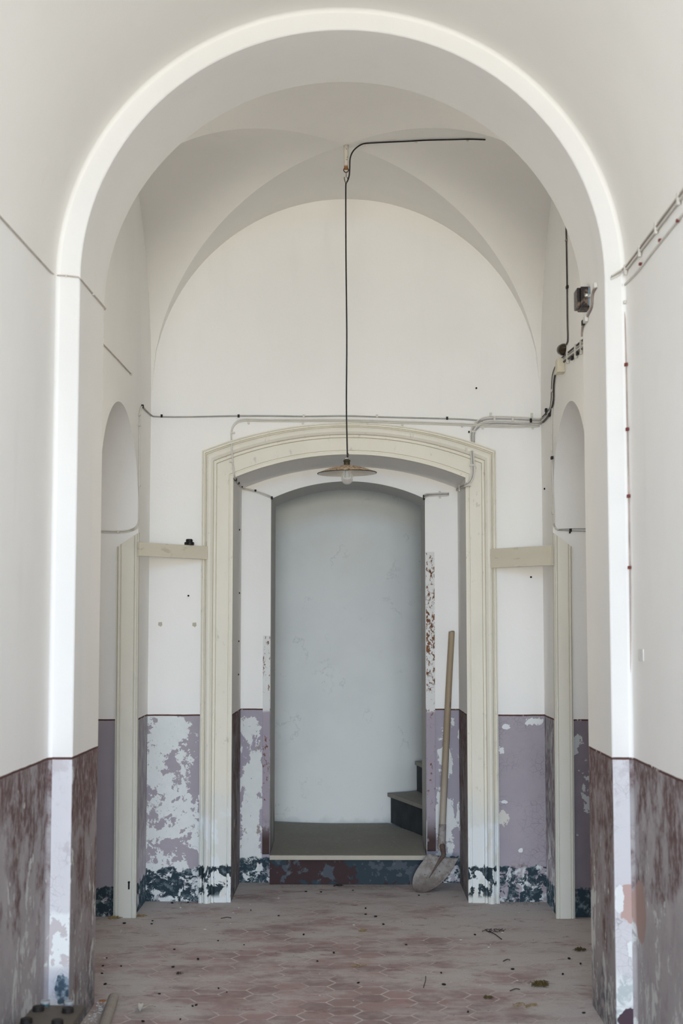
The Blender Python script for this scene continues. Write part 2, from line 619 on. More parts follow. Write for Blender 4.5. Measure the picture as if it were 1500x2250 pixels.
def back_dado(k):
    # left panel: mauve mostly flaked to white
    lm = k.math('ADD', k.math('MULTIPLY', k.noise(5.2, detail=4, rough=0.5, dist=0.5, seed=7.1), 0.62), k.math('MULTIPLY', k.noise(22, detail=9, rough=0.72, seed=7.5), 0.38))
    lm = k.math('ADD', lm, k.lin(k.z, 0.2, ZD, -0.030, 0.022))
    lm = k.smooth(lm, 0.515, 0.522)
    chalk = tone(k, CHALK, 0.90, 1.05, 16, 7.9)
    small = flakes(k, 17, 0.34, 8.5, rough=0.66, shift=k.lin(k.z, 0.15, ZD, 0.02, -0.07))
    lm = k.math('MAXIMUM', lm, small)
    dirt = k.smooth(k.noise(42, detail=8, rough=0.75, seed=8.2), 0.60, 0.68)
    chalk = k.mix(k.math('MULTIPLY', dirt, 0.55), chalk, (0.40, 0.38, 0.40))
    mauve = tone(k, (0.385, 0.350, 0.390), 0.92, 1.10, 9, 8.8)
    c = k.mix(lm, chalk, mauve)
    c = base_band(k, c, 0.185, 0.22, 0.60, 26.0, scale=13)
    # right panel: mauve kept, crackled, a few chips
    p = k.mix(k.noise(6, detail=5, seed=31), (0.335, 0.305, 0.345), (0.43, 0.385, 0.425))
    cr = k.math('MULTIPLY', k.math('MAXIMUM', k.cracks(24, 0.030, 3.3), k.math('MULTIPLY', k.cracks(47, 0.040, 6.3), 0.6)), k.smooth(k.noise(5, seed=2.5), 0.40, 0.6))
    p = k.mix(k.math('MULTIPLY', cr, 0.55), p, (0.17, 0.145, 0.17))
    grey = (0.74, 0.765, 0.765)
    for (a, b, r1, r2, s, col) in ((1.085, 1.012, 0.055, 0.020, 1.0, grey), (0.925, 0.985, 0.022, 0.014, 2.0, grey), (0.895, 0.850, 0.016, 0.020, 3.0, grey),
                                   (0.905, 0.470, 0.030, 0.040, 4.0, (0.66, 0.645, 0.59)), (1.00, 0.285, 0.014, 0.012, 5.0, grey), (0.905, 0.56, 0.018, 0.010, 6.0, grey)):
        p = k.mix(blob(k, a, b, r1, r2, 0.95, s, scale=55, soft=0.05), p, col)
    p = base_band(k, p, 0.195, 0.13, 0.54, 36.0, scale=16)
    e = k.math('ADD', k.z, k.math('MULTIPLY', k.math('SUBTRACT', k.noise(9, detail=9, rough=0.66, seed=36.0), 0.5), 0.13))
    rim = k.math('MULTIPLY', k.math('SUBTRACT', 1.0, k.smooth(k.math('ABSOLUTE', k.math('SUBTRACT', e, 0.197)), 0.003, 0.011)), k.smooth(k.noise(10, seed=53), 0.45, 0.6))
    p = k.mix(rim, p, (0.17, 0.11, 0.08))
    right = k.smooth(k.x, 0.1, 0.2)
    return k.mix(right, c, p), k.math('ADD', lm, k.math('MULTIPLY', cr, -0.5))


M_back = wall('back_wall_paint', back_dado, seed=6.4, line=0.005)


def door_dado(k):
    edge = k.math('ABSOLUTE', k.math('SUBTRACT', k.x, 0.02))
    # mauve survives in a frame along the edges and the top
    keep = k.math('ADD', k.smooth(k.z, 0.90, 1.05), 0.0)
    keep = k.math('MAXIMUM', keep, k.math('MULTIPLY', k.smooth(edge, 0.600, 0.66), 0.55))
    keep = k.math('MAXIMUM', keep, k.math('MULTIPLY', k.math('SUBTRACT', 1.0, k.smooth(edge, 0.51, 0.56)), 0.8))
    lm = k.math('ADD', k.noise(6, (1.2, 1.2, 0.8), detail=10, rough=0.66, dist=0.4, seed=9.3), k.math('MULTIPLY', keep, 0.16))
    lm = k.smooth(lm, 0.552, 0.560)
    chalk = tone(k, (0.74, 0.765, 0.755), 0.90, 1.05, 16, 9.9)
    brown = k.math('MULTIPLY', k.smooth(k.noise(13, (1, 1, 0.7), detail=9, rough=0.7, seed=10.4), 0.58, 0.63), k.math('SUBTRACT', 1.0, k.smooth(k.x, 0.0, 0.1)))
    chalk = k.mix(k.math('MULTIPLY', brown, 0.75), chalk, (0.22, 0.15, 0.14))
    c = k.mix(lm, chalk, tone(k, (0.375, 0.345, 0.40), 0.9, 1.1, 9, 10.1))
    c = base_band(k, c, 0.155, 0.14, 0.55, 46.0, scale=14)
    return c, lm


def door_reveal_mat():
    k = NT('grey_door_reveal', 0.85)
    c = tone(k, (0.66, 0.66, 0.645), 0.93, 1.05, 4, 3.0)
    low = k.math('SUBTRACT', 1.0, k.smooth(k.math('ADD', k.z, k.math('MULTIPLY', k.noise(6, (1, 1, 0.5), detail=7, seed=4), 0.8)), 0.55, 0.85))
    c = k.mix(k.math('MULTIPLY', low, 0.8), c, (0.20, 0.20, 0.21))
    spots = k.smooth(k.noise(40, (1, 1, 0.5), detail=6, rough=0.7, seed=6), 0.66, 0.70)
    c = k.mix(k.math('MULTIPLY', spots, 0.7), c, (0.16, 0.12, 0.10))
    k.bump(k.noise(30, detail=5), 0.15, 0.004)
    return k.done(c)


M_door_reveal = door_reveal_mat()
M_door = wall('door_wall_paint', door_dado, seed=8.9, line=0.005)

# ------------------------------------------------------------------ floor
def floor_mat():
    k = NT('hexagonal_cement_tiles', 0.75)
    s = 0.0765
    w, h = 3*s, math.sqrt(3)*s
    p = k.xyz(k.math('ADD', k.x, 50.02), k.math('ADD', k.y, 50.0), 0.0)
    cell = (w, h, 1.0)
    half = (w/2, h/2, 0.0)

    def hexcell(q):
        m = k.vmath('MODULO', q, cell)
        return k.vmath('SUBTRACT', m, half)
    a = hexcell(p)
    b = hexcell(k.vmath('SUBTRACT', p, half))
    flat = (1, 1, 0)
    a = k.vmath('MULTIPLY', a, flat)
    b = k.vmath('MULTIPLY', b, flat)
    pick = k.math('LESS_THAN', k.vmath('LENGTH', a), k.vmath('LENGTH', b))
    g = k.mix(pick, b, a)
    n = k.n.new('ShaderNodeSeparateXYZ')
    k.link(g, n.inputs[0])
    ax, ay = k.math('ABSOLUTE', n.outputs[0]), k.math('ABSOLUTE', n.outputs[1])
    d = k.math('MAXIMUM', ay, k.math('ADD', k.math('MULTIPLY', ax, 0.8660), k.math('MULTIPLY', ay, 0.5)))
    R = 0.8660*s
    line_w = 0.0028
    grout = k.smooth(d, R-line_w-0.0012, R-line_w+0.0006)
    idv = k.vmath('SNAP', k.vmath('ADD', k.vmath('SUBTRACT', p, g), (0.01, 0.01, 0)), (0.02, 0.02, 0.02))
    wn = k.n.new('ShaderNodeTexWhiteNoise')
    k.link(idv, wn.inputs['Vector'])
    rnd = wn.outputs['Value']
    tile = k.mix(rnd, (0.165, 0.075, 0.072), (0.33, 0.165, 0.155))
    tile = k.mix(k.smooth(k.noise(18, detail=6), 0.4, 0.7), tile, (0.29, 0.185, 0.175))
    # dust: thick along the walls and in drifts, thin where feet have gone
    far = k.lin(k.y, 6.2, 8.5, 0.0, 0.10)
    side = k.lin(k.math('ABSOLUTE', k.math('ADD', k.x, 0.12)), 0.3, 1.1, 0.0, 0.10)
    dn = k.noise(3.2, (0.8, 1.25, 1.0), detail=10, rough=0.70, seed=2.0)
    dust = k.smooth(k.math('ADD', k.math('ADD', dn, far), side), 0.41, 0.66)
    dust = k.math('MULTIPLY', dust, 0.90)
    fine = k.noise(95, detail=5, rough=0.7)
    dcol = k.mix(fine, (0.42, 0.392, 0.378), (0.70, 0.665, 0.645))
    c = k.mix(k.math('ADD', 0.27, k.math('MULTIPLY', dust, 0.70)), tile, dcol)
    gvis = k.math('MULTIPLY', grout, k.lin(dust, 0.0, 0.9, 1.0, 0.25))
    gvis = k.math('MULTIPLY', gvis, k.smooth(k.noise(5, detail=8, rough=0.65, seed=9), 0.40, 0.58))
    c = k.mix(gvis, c, (0.66, 0.62, 0.595))
    scuff = k.smooth(k.noise(8, (0.8, 1.6, 1), detail=9, seed=13, rough=0.72, dist=0.8), 0.57, 0.66)
    c = k.mix(k.math('MULTIPLY', scuff, 0.62), c, (0.23, 0.115, 0.11))
    k.bump(k.noise(80, detail=3, rough=0.65), 0.10, 0.004)
    return k.done(c, k.lin(dust, 0, 1, 0.6, 0.95))


M_floor = floor_mat()
struct('floor', box(bmesh.new(), (-2.2, HALL_END, -0.12), (2.2, Y3+2.6, 0.0)), M_floor)

# ------------------------------------------------------------------ hall
COVE = 0.016      # soft plaster fillet where the hall meets the arch


def hall_side_wall(name, x0, x1):
    bm = bmesh.new()
    (ya, yb), (za, zb) = FILL_WIN_Y, FILL_WIN_Z  # openings added only to admit the side fill light
    box(bm, (x0, HALL_END, 0), (x1, ya, ZS))
    box(bm, (x0, yb, 0), (x1, YF+0.02, ZS))
    box(bm, (x0, ya, 0), (x1, yb, za))
    box(bm, (x0, ya, zb), (x1, yb, ZS))
    s = 1 if x0 < 0 else -1
    xf = x1 if x0 < 0 else x0
    pr = [(xf+s*COVE*(1-math.cos(i*PI/12)), YF-COVE+COVE*math.sin(i*PI/12)) for i in range(7)]
    prism(bm, pr + [(xf-s*0.05, YF), (xf-s*0.05, YF-COVE)], 0, ZS)
    return struct(name, bm, M_hall)


hall_side_wall('wall_left', HL-0.35, HL)
hall_side_wall('wall_right', HR, HR+0.35)
M_fill_window = plain('white_window_paint', (0.75, 0.74, 0.71), 0.5)  # frames for the added, unseen hall windows that carry fill light
for i, xw in enumerate((HL-0.25, HR+0.25)):
    bm = bmesh.new()
    (ya, yb), (za, zb) = FILL_WIN_Y, FILL_WIN_Z
    for lo, hi in (((ya, za), (ya+0.07, zb)), ((yb-0.07, za), (yb, zb)), ((ya, za), (yb, za+0.07)), ((ya, zb-0.07), (yb, zb)),
                   (((ya+yb)/2-0.04, za), ((ya+yb)/2+0.04, zb)), ((ya, 2.05), (yb, 2.10))):
        box(bm, (xw-0.03, lo[0], lo[1]), (xw+0.03, hi[0], hi[1]), 0.004)
    struct('window_%d' % (i+1), bm, M_fill_window)


def arch_pts(xl, xr, zs, rise, n=64, z0=0.0, legs=10):
    cx, rx = (xl+xr)/2, (xr-xl)/2
    pts = [(xl, z0+(zs-z0)*i/legs) for i in range(legs)]
    pts += [(cx-rx*math.cos(PI*i/n), zs+rise*math.sin(PI*i/n)) for i in range(n+1)]
    pts += [(xr, zs-(zs-z0)*(i+1)/legs) for i in range(legs)]
    return pts


bm = bmesh.new()
inner = arch_pts(HL, HR, ZS, 1.085, legs=1)[1:-1]
outer = arch_pts(HL-0.35, HR+0.35, ZS, 1.44, legs=1)[1:-1]
slab_with_outline(bm, inner, outer, HALL_END, YF+0.02)
rows = []
for i in range(7):
    d = COVE*(1-math.cos(i*PI/12))
    rows.append([(p[0], YF-COVE+COVE*math.sin(i*PI/12), p[1]) for p in arch_pts(HL+d, HR-d, ZS, 1.085-d, legs=1)[1:-1]])
for r0, r1 in zip(rows, rows[1:]):
    strip(bm, r0, r1)
bmesh.ops.remove_doubles(bm, verts=bm.verts, dist=1e-5)
o = struct('ceiling', bm, M_ceiling)
auto_smooth(o, 30)

# arch between hall and vestibule: two piers joined by a round arch
bm = bmesh.new()
inner = arch_pts(WL, WR, ZS, 1.0)
outer = arch_pts(WL-0.55, WR+0.55, ZS, 1.55)
slab_with_outline(bm, inner, outer, YF, YR)
bm.faces.ensure_lookup_table()
bm.normal_update()
for f in bm.faces:
    f.material_index = 1 if abs(f.normal.y) < 0.5 else 0
o = struct('wall_arch', bm, [M_pier, M_jamb])
mod = o.modifiers.new('worn_corner', 'BEVEL')
mod.width, mod.segments, mod.limit_method, mod.angle_limit = 0.006, 2, 'ANGLE', math.radians(60)
auto_smooth(o, 30)

# ------------------------------------------------------------------ vestibule
def niche_arch(y):
    v = (y-7.21)/0.61
    return 2.13 + 0.56*math.sqrt(max(0, 1-v*v)) if abs(v) < 1 else 2.13


def side_wall(name, x, sgn):
    """vestibule side wall with a blind arched doorway; sgn points away from the room"""
    bm = bmesh.new()
    y0, y1 = 6.60, NICHE_Y
    depth, thick = 0.42, 0.6
    ys = [y0+(y1-y0)*(0.5-0.5*math.cos(PI*i/40)) for i in range(41)]
    ztop = 4.25

    def quad(a, b, c, d):
        bm.faces.new([bm.verts.new(p) for p in (a, b, c, d)])
    zz = [0, 0.5, 1.0, 1.5, 2.7, ztop]
    xo = x+sgn*thick
    sy = (6.08, 6.48)  # unseen slit opening, added to let fill light into the vestibule
    for ya, yb in ((YR, sy[0]), sy, (sy[1], y0), (y1, YB)):
        for za, zb in zip(zz, zz[1:]):
            if (ya, yb) == sy and za == 1.5:
                continue
            quad((x, ya, za), (x, yb, za), (x, yb, zb), (x, ya, zb))
    for ya, yb in ((YR, sy[0]), sy, (sy[1], YB)):
        for za, zb in zip(zz, zz[1:]):
            if (ya, yb) == sy and za == 1.5:
                continue
            quad((xo, ya, za), (xo, yb, za), (xo, yb, zb), (xo, ya, zb))
    for p, q in (((sy[0], 1.5), (sy[1], 1.5)), ((sy[1], 1.5), (sy[1], 2.7)), ((sy[1], 2.7), (sy[0], 2.7)), ((sy[0], 2.7), (sy[0], 1.5))):
        quad((x, p[0], p[1]), (x, q[0], q[1]), (xo, q[0], q[1]), (xo, p[0], p[1]))
    for a, b in zip(ys, ys[1:]):
        za, zb = niche_arch(a), niche_arch(b)
        quad((x, a, za), (x, b, zb), (x, b, ztop), (x, a, ztop))
        quad((x, a, za), (x, b, zb), (x+sgn*depth, b, zb), (x+sgn*depth, a, za))
        quad((x+sgn*depth, a, 0), (x+sgn*depth, b, 0), (x+sgn*depth, b, zb), (x+sgn*depth, a, za))
    for y in (y0, y1):
        quad((x, y, 0), (x+sgn*depth, y, 0), (x+sgn*depth, y, 2.13), (x, y, 2.13))
    quad((x, YR, ztop), (xo, YR, ztop), (xo, YB, ztop), (x, YB, ztop))
    for y in (YR, YB):
        quad((x, y, 0), (xo, y, 0), (xo, y, ztop), (x, y, ztop))
    bmesh.ops.remove_doubles(bm, verts=bm.verts, dist=1e-5)
    o = struct(name, bm, M_side)
    auto_smooth(o, 40)


side_wall('wall_left_inner', RL, -1)
side_wall('wall_right_inner', RR, 1)

# groin vault, its four webs meeting in creases
bm = bmesh.new()
N = 40
for web in range(4):
    grid = {}
    for i in range(N+1):
        a = i/N
        for j in range(-i, i+1):
            m = (j/N)
            u, v = ((m, a), (a, m), (m, -a), (-a, m))[web]
            x, y = RC+u*RHX, YC+v*DHY
            grid[(i, j)] = bm.verts.new((x, y, vault_z(x, y)))
    for i in range(N):
        for j in range(-i, i):
            bm.faces.new((grid[i, j], grid[i, j+1], grid[i+1, j+1], grid[i+1, j]))
        bm.faces.new((grid[i, i], grid[i+1, i+1], grid[i+1, i]))
        bm.faces.new((grid[i, -i], grid[i+1, -i], grid[i+1, -i-1]))
    
for f in bm.faces:
    f.smooth = True
    if f.normal.z > 0:
        f.normal_flip()
o = struct('ceiling_vestibule', bm, M_ceiling)
for p in o.data.polygons:
    p.use_smooth = True
struct('ceiling_vestibule_top', box(bmesh.new(), (RL-0.6, YR-0.3, 4.25), (RR+0.6, Y2, 4.40)), M_ceiling)


def seg_arch(xl, xr, zs, apex, n=32, z0=0.0, legs=8):
    """upright legs and a flat segmental arch between them"""
    cx, h = (xl+xr)/2, (xr-xl)/2
    rise = apex-zs
    R = (h*h+rise*rise)/(2*rise)
    th = math.asin(h/R)
    pts = [(xl, z0+(zs-z0)*i/legs) for i in range(legs)]
    pts += [(cx+R*math.sin(-th+2*th*i/n), apex-R+R*math.cos(-th+2*th*i/n)) for i in range(n+1)]
    pts += [(xr, zs-(zs-z0)*(i+1)/legs) for i in range(legs)]
    return pts


def outline_box(inner, xl, xr, ztop):
    out = []
    n = len(inner)
    cx = (xl+xr)/2
    lo, hi = min(p[0] for p in inner), max(p[0] for p in inner)
    zs = [p[1] for p in inner]
    for k, (x, z) in enumerate(inner):
        if x <= lo+1e-6 and z < max(zs)*0.9 and k < n/2 and (k+1 < n and inner[k+1][0] <= lo+1e-6):
            out.append((xl, z))
        elif x >= hi-1e-6 and k > n/2 and inner[k-1][0] >= hi-1e-6:
            out.append((xr, z))
        else:
            t = (x-lo)/(hi-lo)
            out.append((xl+(xr-xl)*t, ztop))
    return out


def opening_wall(name, inner, xl, xr, ztop, y0, y1, mats):
    bm = bmesh.new()
    slab_with_outline(bm, inner, outline_box(inner, xl, xr, ztop), y0, y1)
    bm.normal_update()
    for f in bm.faces:
        f.material_index = 1 if abs(f.normal.y) < 0.5 else 0
    return struct(name, bm, mats)


R_L, R_R = -0.645, 0.700
REC_IN = seg_arch(R_L, R_R, 2.415, 2.552)
opening_wall('wall_back', REC_IN, RL-0.5, RR+0.5, 4.3, YB, Y2, [M_back, M_reveal])
D_L, D_R = -0.462, 0.497
DOOR_IN = seg_arch(D_L, D_R, 2.352, 2.462)
opening_wall('wall_door', DOOR_IN, -1.1, 1.1, 3.2, Y2, Y3, [M_door, M_door_reveal])

# stairwell behind the door
bm = bmesh.new()
prof = [(-0.75, 10.40), (-0.5, 10.35), (-0.3, 10.28), (-0.1, 10.245), (0.1, 10.25), (0.29, 10.29), (0.42, 10.37), (0.55, 10.50), (0.7, 10.72), (0.85, 11.05), (1.0, 11.5)]
prof = [p.xy for p in catmull([(a, b, 0) for a, b in prof], 4)]
for z0, z1 in ((0, 1.6), (1.6, 3.2)):
    strip(bm, [(p[0], p[1], z0) for p in prof], [(p[0], p[1], z1) for p in prof])
    strip(bm, [(p[0]-0.02, p[1]+0.25, z0) for p in prof], [(p[0]-0.02, p[1]+0.25, z1) for p in prof])
o = struct('wall_stairwell', bm, M_stair_wall, smooth=True)
struct('wall_stairwell_left', box(bmesh.new(), (-0.95, Y3, 0), (-0.75, 10.8, 3.2)), M_stair_wall)
struct('wall_stairwell_right', box(bmesh.new(), (1.3, Y3, 0), (1.45, 11.7, 3.2)), M_stair_wall)
struct('wall_stairwell_far', box(bmesh.new(), (0.9, 11.5, 0), (1.45, 11.65, 3.2)), M_stair_wall)
struct('ceiling_stairwell', box(bmesh.new(), (-1.1, Y3-0.02, 3.2), (1.5, 11.8, 3.3)), M_stair_wall)

# ------------------------------------------------------------------ stone surround of the doorway
def stone_mat():
    k = NT('old_cream_stone_paint', 0.7)
    c = k.mix(k.noise(5, (1, 1, 0.5), detail=6, seed=3), (0.83, 0.80, 0.71), (0.73, 0.695, 0.60))
    c = k.mix(k.math('MULTIPLY', k.smooth(k.noise(26, (1, 1, 0.5), detail=6, seed=5, rough=0.7), 0.60, 0.68), 0.45), c, (0.44, 0.42, 0.36))
    low = k.smooth(k.math('ADD', k.z, k.math('MULTIPLY', k.noise(6, (1, 1, 0.6), detail=6, seed=6), 0.7)), 1.25, 0.85)
    low = k.math('SUBTRACT', 1.0, k.smooth(k.math('ADD', k.z, k.math('MULTIPLY', k.noise(6, (1, 1, 0.6), detail=6, seed=6), 0.8)), 0.75, 1.05))
    c = k.mix(k.math('MULTIPLY', low, 0.85), c, (0.70, 0.72, 0.70))
    pe = k.math('SUBTRACT', 1.0, k.smooth(k.math('ADD', k.z, k.math('MULTIPLY', k.math('SUBTRACT', k.noise(6, detail=5, seed=7), 0.5), 0.35)), 0.44, 0.47))
    c = k.mix(k.math('MULTIPLY', pe, k.smooth(k.noise(9, (1, 1, 0.6), detail=6, seed=8), 0.50, 0.53)), c, (0.76, 0.79, 0.80))
    nz = k.math('SUBTRACT', 1.0, k.smooth(k.math('ADD', k.z, k.math('MULTIPLY', k.math('SUBTRACT', k.noise(9, detail=6, seed=9), 0.5), 0.16)), 0.205, 0.215))
    nm = k.math('MULTIPLY', nz, k.smooth(k.noise(9, (1.4, 1.4, 0.8), detail=7, seed=22, rough=0.62, dist=0.6), 0.49, 0.51))
    nm = k.math('MULTIPLY', nm, k.smooth(k.z, 0.02, 0.05))
    c = k.mix(nm, c, k.mix(k.smooth(k.noise(25, detail=5), 0.5, 0.7), (0.025, 0.042, 0.055), (0.14, 0.18, 0.19)))
    k.bump(k.noise(45, (1, 1, 0.6), detail=6), 0.22, 0.004)
    return k.done(c)


M_stone = stone_mat()
PROFILE = [(0.0, 0.0), (0.0, 0.030), (0.09, 0.030), (0.10, 0.024), (0.125, 0.024), (0.135, 0.034), (0.50, 0.036), (0.505, 0.028), (0.525, 0.028),
           (0.535, 0.046), (0.58, 0.047), (0.585, 0.040), (0.61, 0.040), (0.63, 0.058), (0.70, 0.070), (0.77, 0.072), (0.83, 0.064), (0.865, 0.050),
           (0.875, 0.044), (0.89, 0.044), (0.90, 0.062), (0.935, 0.062), (0.94, 0.052), (0.955, 0.052), (0.96, 0.060), (0.995, 0.056), (1.0, 0.0)]


def sweep(bm, inner, outer, y, prof):
    rows = []
    for u, h in prof:
        rows.append([bm.verts.new((a[0]+(b[0]-a[0])*u, y-h, a[1]+(b[1]-a[1])*u)) for a, b in zip(inner, outer)])
    n = len(inner)
    for r0, r1 in zip(rows, rows[1:]):
        for k in range(n-1):
            bm.faces.new((r0[k], r0[k+1], r1[k+1], r1[k]))
    for k in range(n-1):
        bm.faces.new((rows[-1][k], rows[-1][k+1], rows[0][k+1], rows[0][k]))
    bm.faces.new([r[0] for r in rows])
    bm.faces.new([r[-1] for r in rows][::-1])
    return bm


sur_out = seg_arch(-0.825, 0.875, 2.572, 2.735)
bm = sweep(bmesh.new(), REC_IN, sur_out, YB, PROFILE)
o = struct('trim_1', bm, M_stone)
auto_smooth(o, 28)


def frame_mat():
    k = NT('cream_frame_paint', 0.65)
    c = k.mix(k.noise(4, (1, 1, 0.4), detail=6, seed=3), (0.80, 0.77, 0.68), (0.69, 0.66, 0.575))
    c = k.mix(k.math('MULTIPLY', k.smooth(k.noise(3, (1, 1, 0.5), detail=4, seed=14), 0.52, 0.70), 0.5), c, (0.56, 0.54, 0.48))
    low = k.math('SUBTRACT', 1.0, k.smooth(k.math('ADD', k.z, k.math('MULTIPLY', k.noise(3, seed=6), 0.8)), 0.6, 1.9))
    c = k.mix(k.math('MULTIPLY', low, 0.7), c, (0.77, 0.78, 0.73))
    sp = k.smooth(k.noise(60, detail=5, seed=8, rough=0.7), 0.66, 0.72)
    c = k.mix(k.math('MULTIPLY', sp, 0.4), c, (0.35, 0.33, 0.29))
    k.bump(k.noise(70, detail=5), 0.15, 0.003)
    return k.done(c)


M_frame = frame_mat()
FR = [(0.0, 0.0), (0.0, 0.030), (0.05, 0.034), (0.07, 0.024), (0.09, 0.024), (0.10, 0.036), (0.18, 0.037), (0.20, 0.028), (0.22, 0.028), (0.24, 0.036),
      (0.80, 0.038), (0.82, 0.030), (0.84, 0.030), (0.86, 0.040), (0.93, 0.040), (0.94, 0.034), (0.96, 0.034), (0.97, 0.042), (1.0, 0.040), (1.0, 0.0)]


def side_frame(name, xi, xo, zi, zo, lean):
    inner = [(xi+lean, 0.0)] + [(xi+lean*(1-t), zi*t) for t in (0.33, 0.66)] + [(xi, zi)]
    outer = [(xo+lean, 0.0)] + [(xo+lean*(1-t), zo*t) for t in (0.33, 0.66)] + [(xo, zo)]
    o = struct(name, sweep(bmesh.new(), inner, outer, NICHE_Y, FR), M_frame)
    auto_smooth(o, 28)


side_frame('trim_2', -1.244, -1.123, 1.987, 2.067, 0.008)
side_frame('trim_3', 1.244, 1.143, 1.987, 2.064, -0.010)

# ------------------------------------------------------------------ steps
def riser_mat():
    k = NT('peeling_riser_paint', 0.8)
    a = k.noise(3.2, (1, 1, 1.4), detail=7, seed=4, rough=0.55, dist=0.4)
    c = k.mix(k.smooth(a, 0.48, 0.49), (0.038, 0.056, 0.072), (0.055, 0.034, 0.036))
    c = k.mix(k.smooth(k.noise(6, detail=6, seed=5), 0.58, 0.60), c, (0.085, 0.10, 0.12))
    c = k.mix(k.math('MULTIPLY', k.smooth(k.noise(22, detail=6, seed=6), 0.60, 0.68), 0.6), c, (0.15, 0.16, 0.175))
    k.bump(a, 0.3, 0.006)
    return k.done(c)


def tread_mat():
    k = NT('dusty_stone_tread', 0.85)
    c = k.mix(k.noise(4, detail=7, seed=2), (0.25, 0.235, 0.205), (0.34, 0.32, 0.285))
    c = k.mix(k.smooth(k.noise(40, detail=6, seed=3), 0.55, 0.75), c, (0.40, 0.38, 0.34))
    edge = k.math('SUBTRACT', 1.0, k.smooth(k.y, 8.772, 8.782))
    c = k.mix(edge, c, k.mix(k.noise(20, seed=5), (0.60, 0.56, 0.47), (0.50, 0.46, 0.38)))
    k.bump(k.noise(50, detail=5), 0.2, 0.003)
    return k.done(c)


M_riser, M_tread = riser_mat(), tread_mat()
M_riser_dark = plain('dark_stair_riser', (0.045, 0.050, 0.056), 0.85, var=0.35, scale=9)


e = 0.004
st = thing('stone_step', 'wide worn stone landing step in the central doorway, with a dark peeling riser', 'step', (0, 8.8, 0))
link('riser', box(bmesh.new(), (D_L+e, 8.805, 0.0), (D_R-e, 10.18, 0.150)), M_riser, st)
tr = [(D_L+e, 8.775), (D_R-e, 8.775), (D_R-e, 9.40), (0.56, 9.415), (0.56, 9.5), (0.30, 10.24), (-0.1, 10.225), (-0.3, 10.255), (-0.5, 10.325), (-0.74, 10.37), (-0.74, 9.415), (D_L+e, 9.415)]
link('tread', prism(bmesh.new(), tr, 0.150, 0.178, 0.004), M_tread, st)
st = thing('stone_step', 'wedge-shaped stair step rising at the right beyond the doorway, just above the landing', 'step', (0.6, 9.8, 0.18))
s2 = [(0.315, 10.255), (0.555, 9.43), (1.05, 9.43), (1.05, 10.9), (0.74, 10.70), (0.57, 10.46), (0.44, 10.345)]
link('riser', prism(bmesh.new(), s2, 0.18, 0.362), M_riser_dark, st)
s2t = [(0.290, 10.25), (0.535, 9.41), (1.06, 9.41), (1.06, 10.9), (0.75, 10.69), (0.57, 10.45), (0.44, 10.335)]
link('tread', prism(bmesh.new(), s2t, 0.362, 0.388, 0.004), M_tread, st)
st = thing('stone_step', 'upper stair step only just peeping past the right edge of the doorway', 'step', (0.8, 10, 0.39))
s3 = [(0.505, 10.375), (0.66, 9.43), (1.05, 9.43), (1.05, 10.9), (0.75, 10.70), (0.60, 10.49)]
link('riser', prism(bmesh.new(), s3, 0.39, 0.575), M_riser_dark, st)
s3t = [(0.490, 10.36), (0.64, 9.43), (1.05, 9.43), (1.05, 10.9), (0.755, 10.70), (0.60, 10.48)]
link('tread', prism(bmesh.new(), s3t, 0.575, 0.60, 0.004), M_tread, st)

# ------------------------------------------------------------------ steel strips that edged the vanished door
def rust_mat(name, seed, lo, hi, amt, body=None):
    k = NT(name, 0.6)
    w = k.mix(k.noise(10, seed=seed), (0.76, 0.76, 0.74), (0.66, 0.66, 0.65))
    pz = k.smooth(k.math('ADD', k.z, k.math('MULTIPLY', k.noise(6, seed=seed+1), 0.02)), ZD-0.01, ZD+0.01)
    w = k.mix(pz, body or (0.37, 0.325, 0.375), w)
    inz = k.math('MULTIPLY', k.smooth(k.z, lo, lo+0.2), k.math('SUBTRACT', 1.0, k.smooth(k.z, hi-0.1, hi+0.1)))
    r = k.noise(48, (1, 1, 0.6), detail=7, seed=seed+3, rough=0.72)
    r = k.smooth(k.math('ADD', k.math('ADD', r, k.math('MULTIPLY', k.math('SUBTRACT', k.noise(7, seed=seed+9), 0.5), 0.22)), k.math('MULTIPLY', inz, amt)), 0.60, 0.63)
    rc = k.mix(k.noise(45, detail=5, seed=seed+4), (0.035, 0.018, 0.012), (0.30, 0.115, 0.035))
    c = k.mix(r, w, rc)
    d = k.math('MULTIPLY', k.math('SUBTRACT', 1.0, k.smooth(k.z, 0.25, 0.42)), k.smooth(k.noise(8, seed=seed+6), 0.42, 0.5))
    c = k.mix(d, c, (0.055, 0.028, 0.025))
    k.bump(r, 0.3, 0.003)
    return k.done(c)


M_rust_r = rust_mat('rusty_white_steel', 3.0, 1.05, 2.0, 0.085)
M_rust_l = rust_mat('chipped_white_steel', 7.0, 1.2, 1.5, 0.03)
sj = tag(link('steel_jamb_strip', box(bmesh.new(), (D_R+0.003, Y2-0.007, 0.19), (D_R+0.056, Y2, 2.02), 0.002), M_rust_r), 'rust-eaten white steel strip along the right edge of the doorway', 'door jamb')
sj = tag(link('steel_jamb_strip', box(bmesh.new(), (D_L-0.046, Y2-0.007, 0.17), (D_L-0.002, Y2, 1.50), 0.002), M_rust_l), 'chipped white steel strip along the left edge of the doorway', 'door jamb')

# ------------------------------------------------------------------ boards across the corners
def board_mat():
    k = NT('grimy_cream_board', 0.65)
    c = k.mix(k.noise(5, (0.5, 0.5, 2.5), detail=6, seed=2), (0.74, 0.69, 0.57), (0.64, 0.59, 0.475))
    c = k.mix(k.math('MULTIPLY', k.smooth(k.noise(8, (1, 1, 3), detail=7, seed=4), 0.58, 0.66), 0.45), c, (0.45, 0.38, 0.28))
    k.bump(k.noise(40, (0.4, 0.4, 3), detail=5), 0.15, 0.002)
    return k.done(c)


M_board = board_mat()


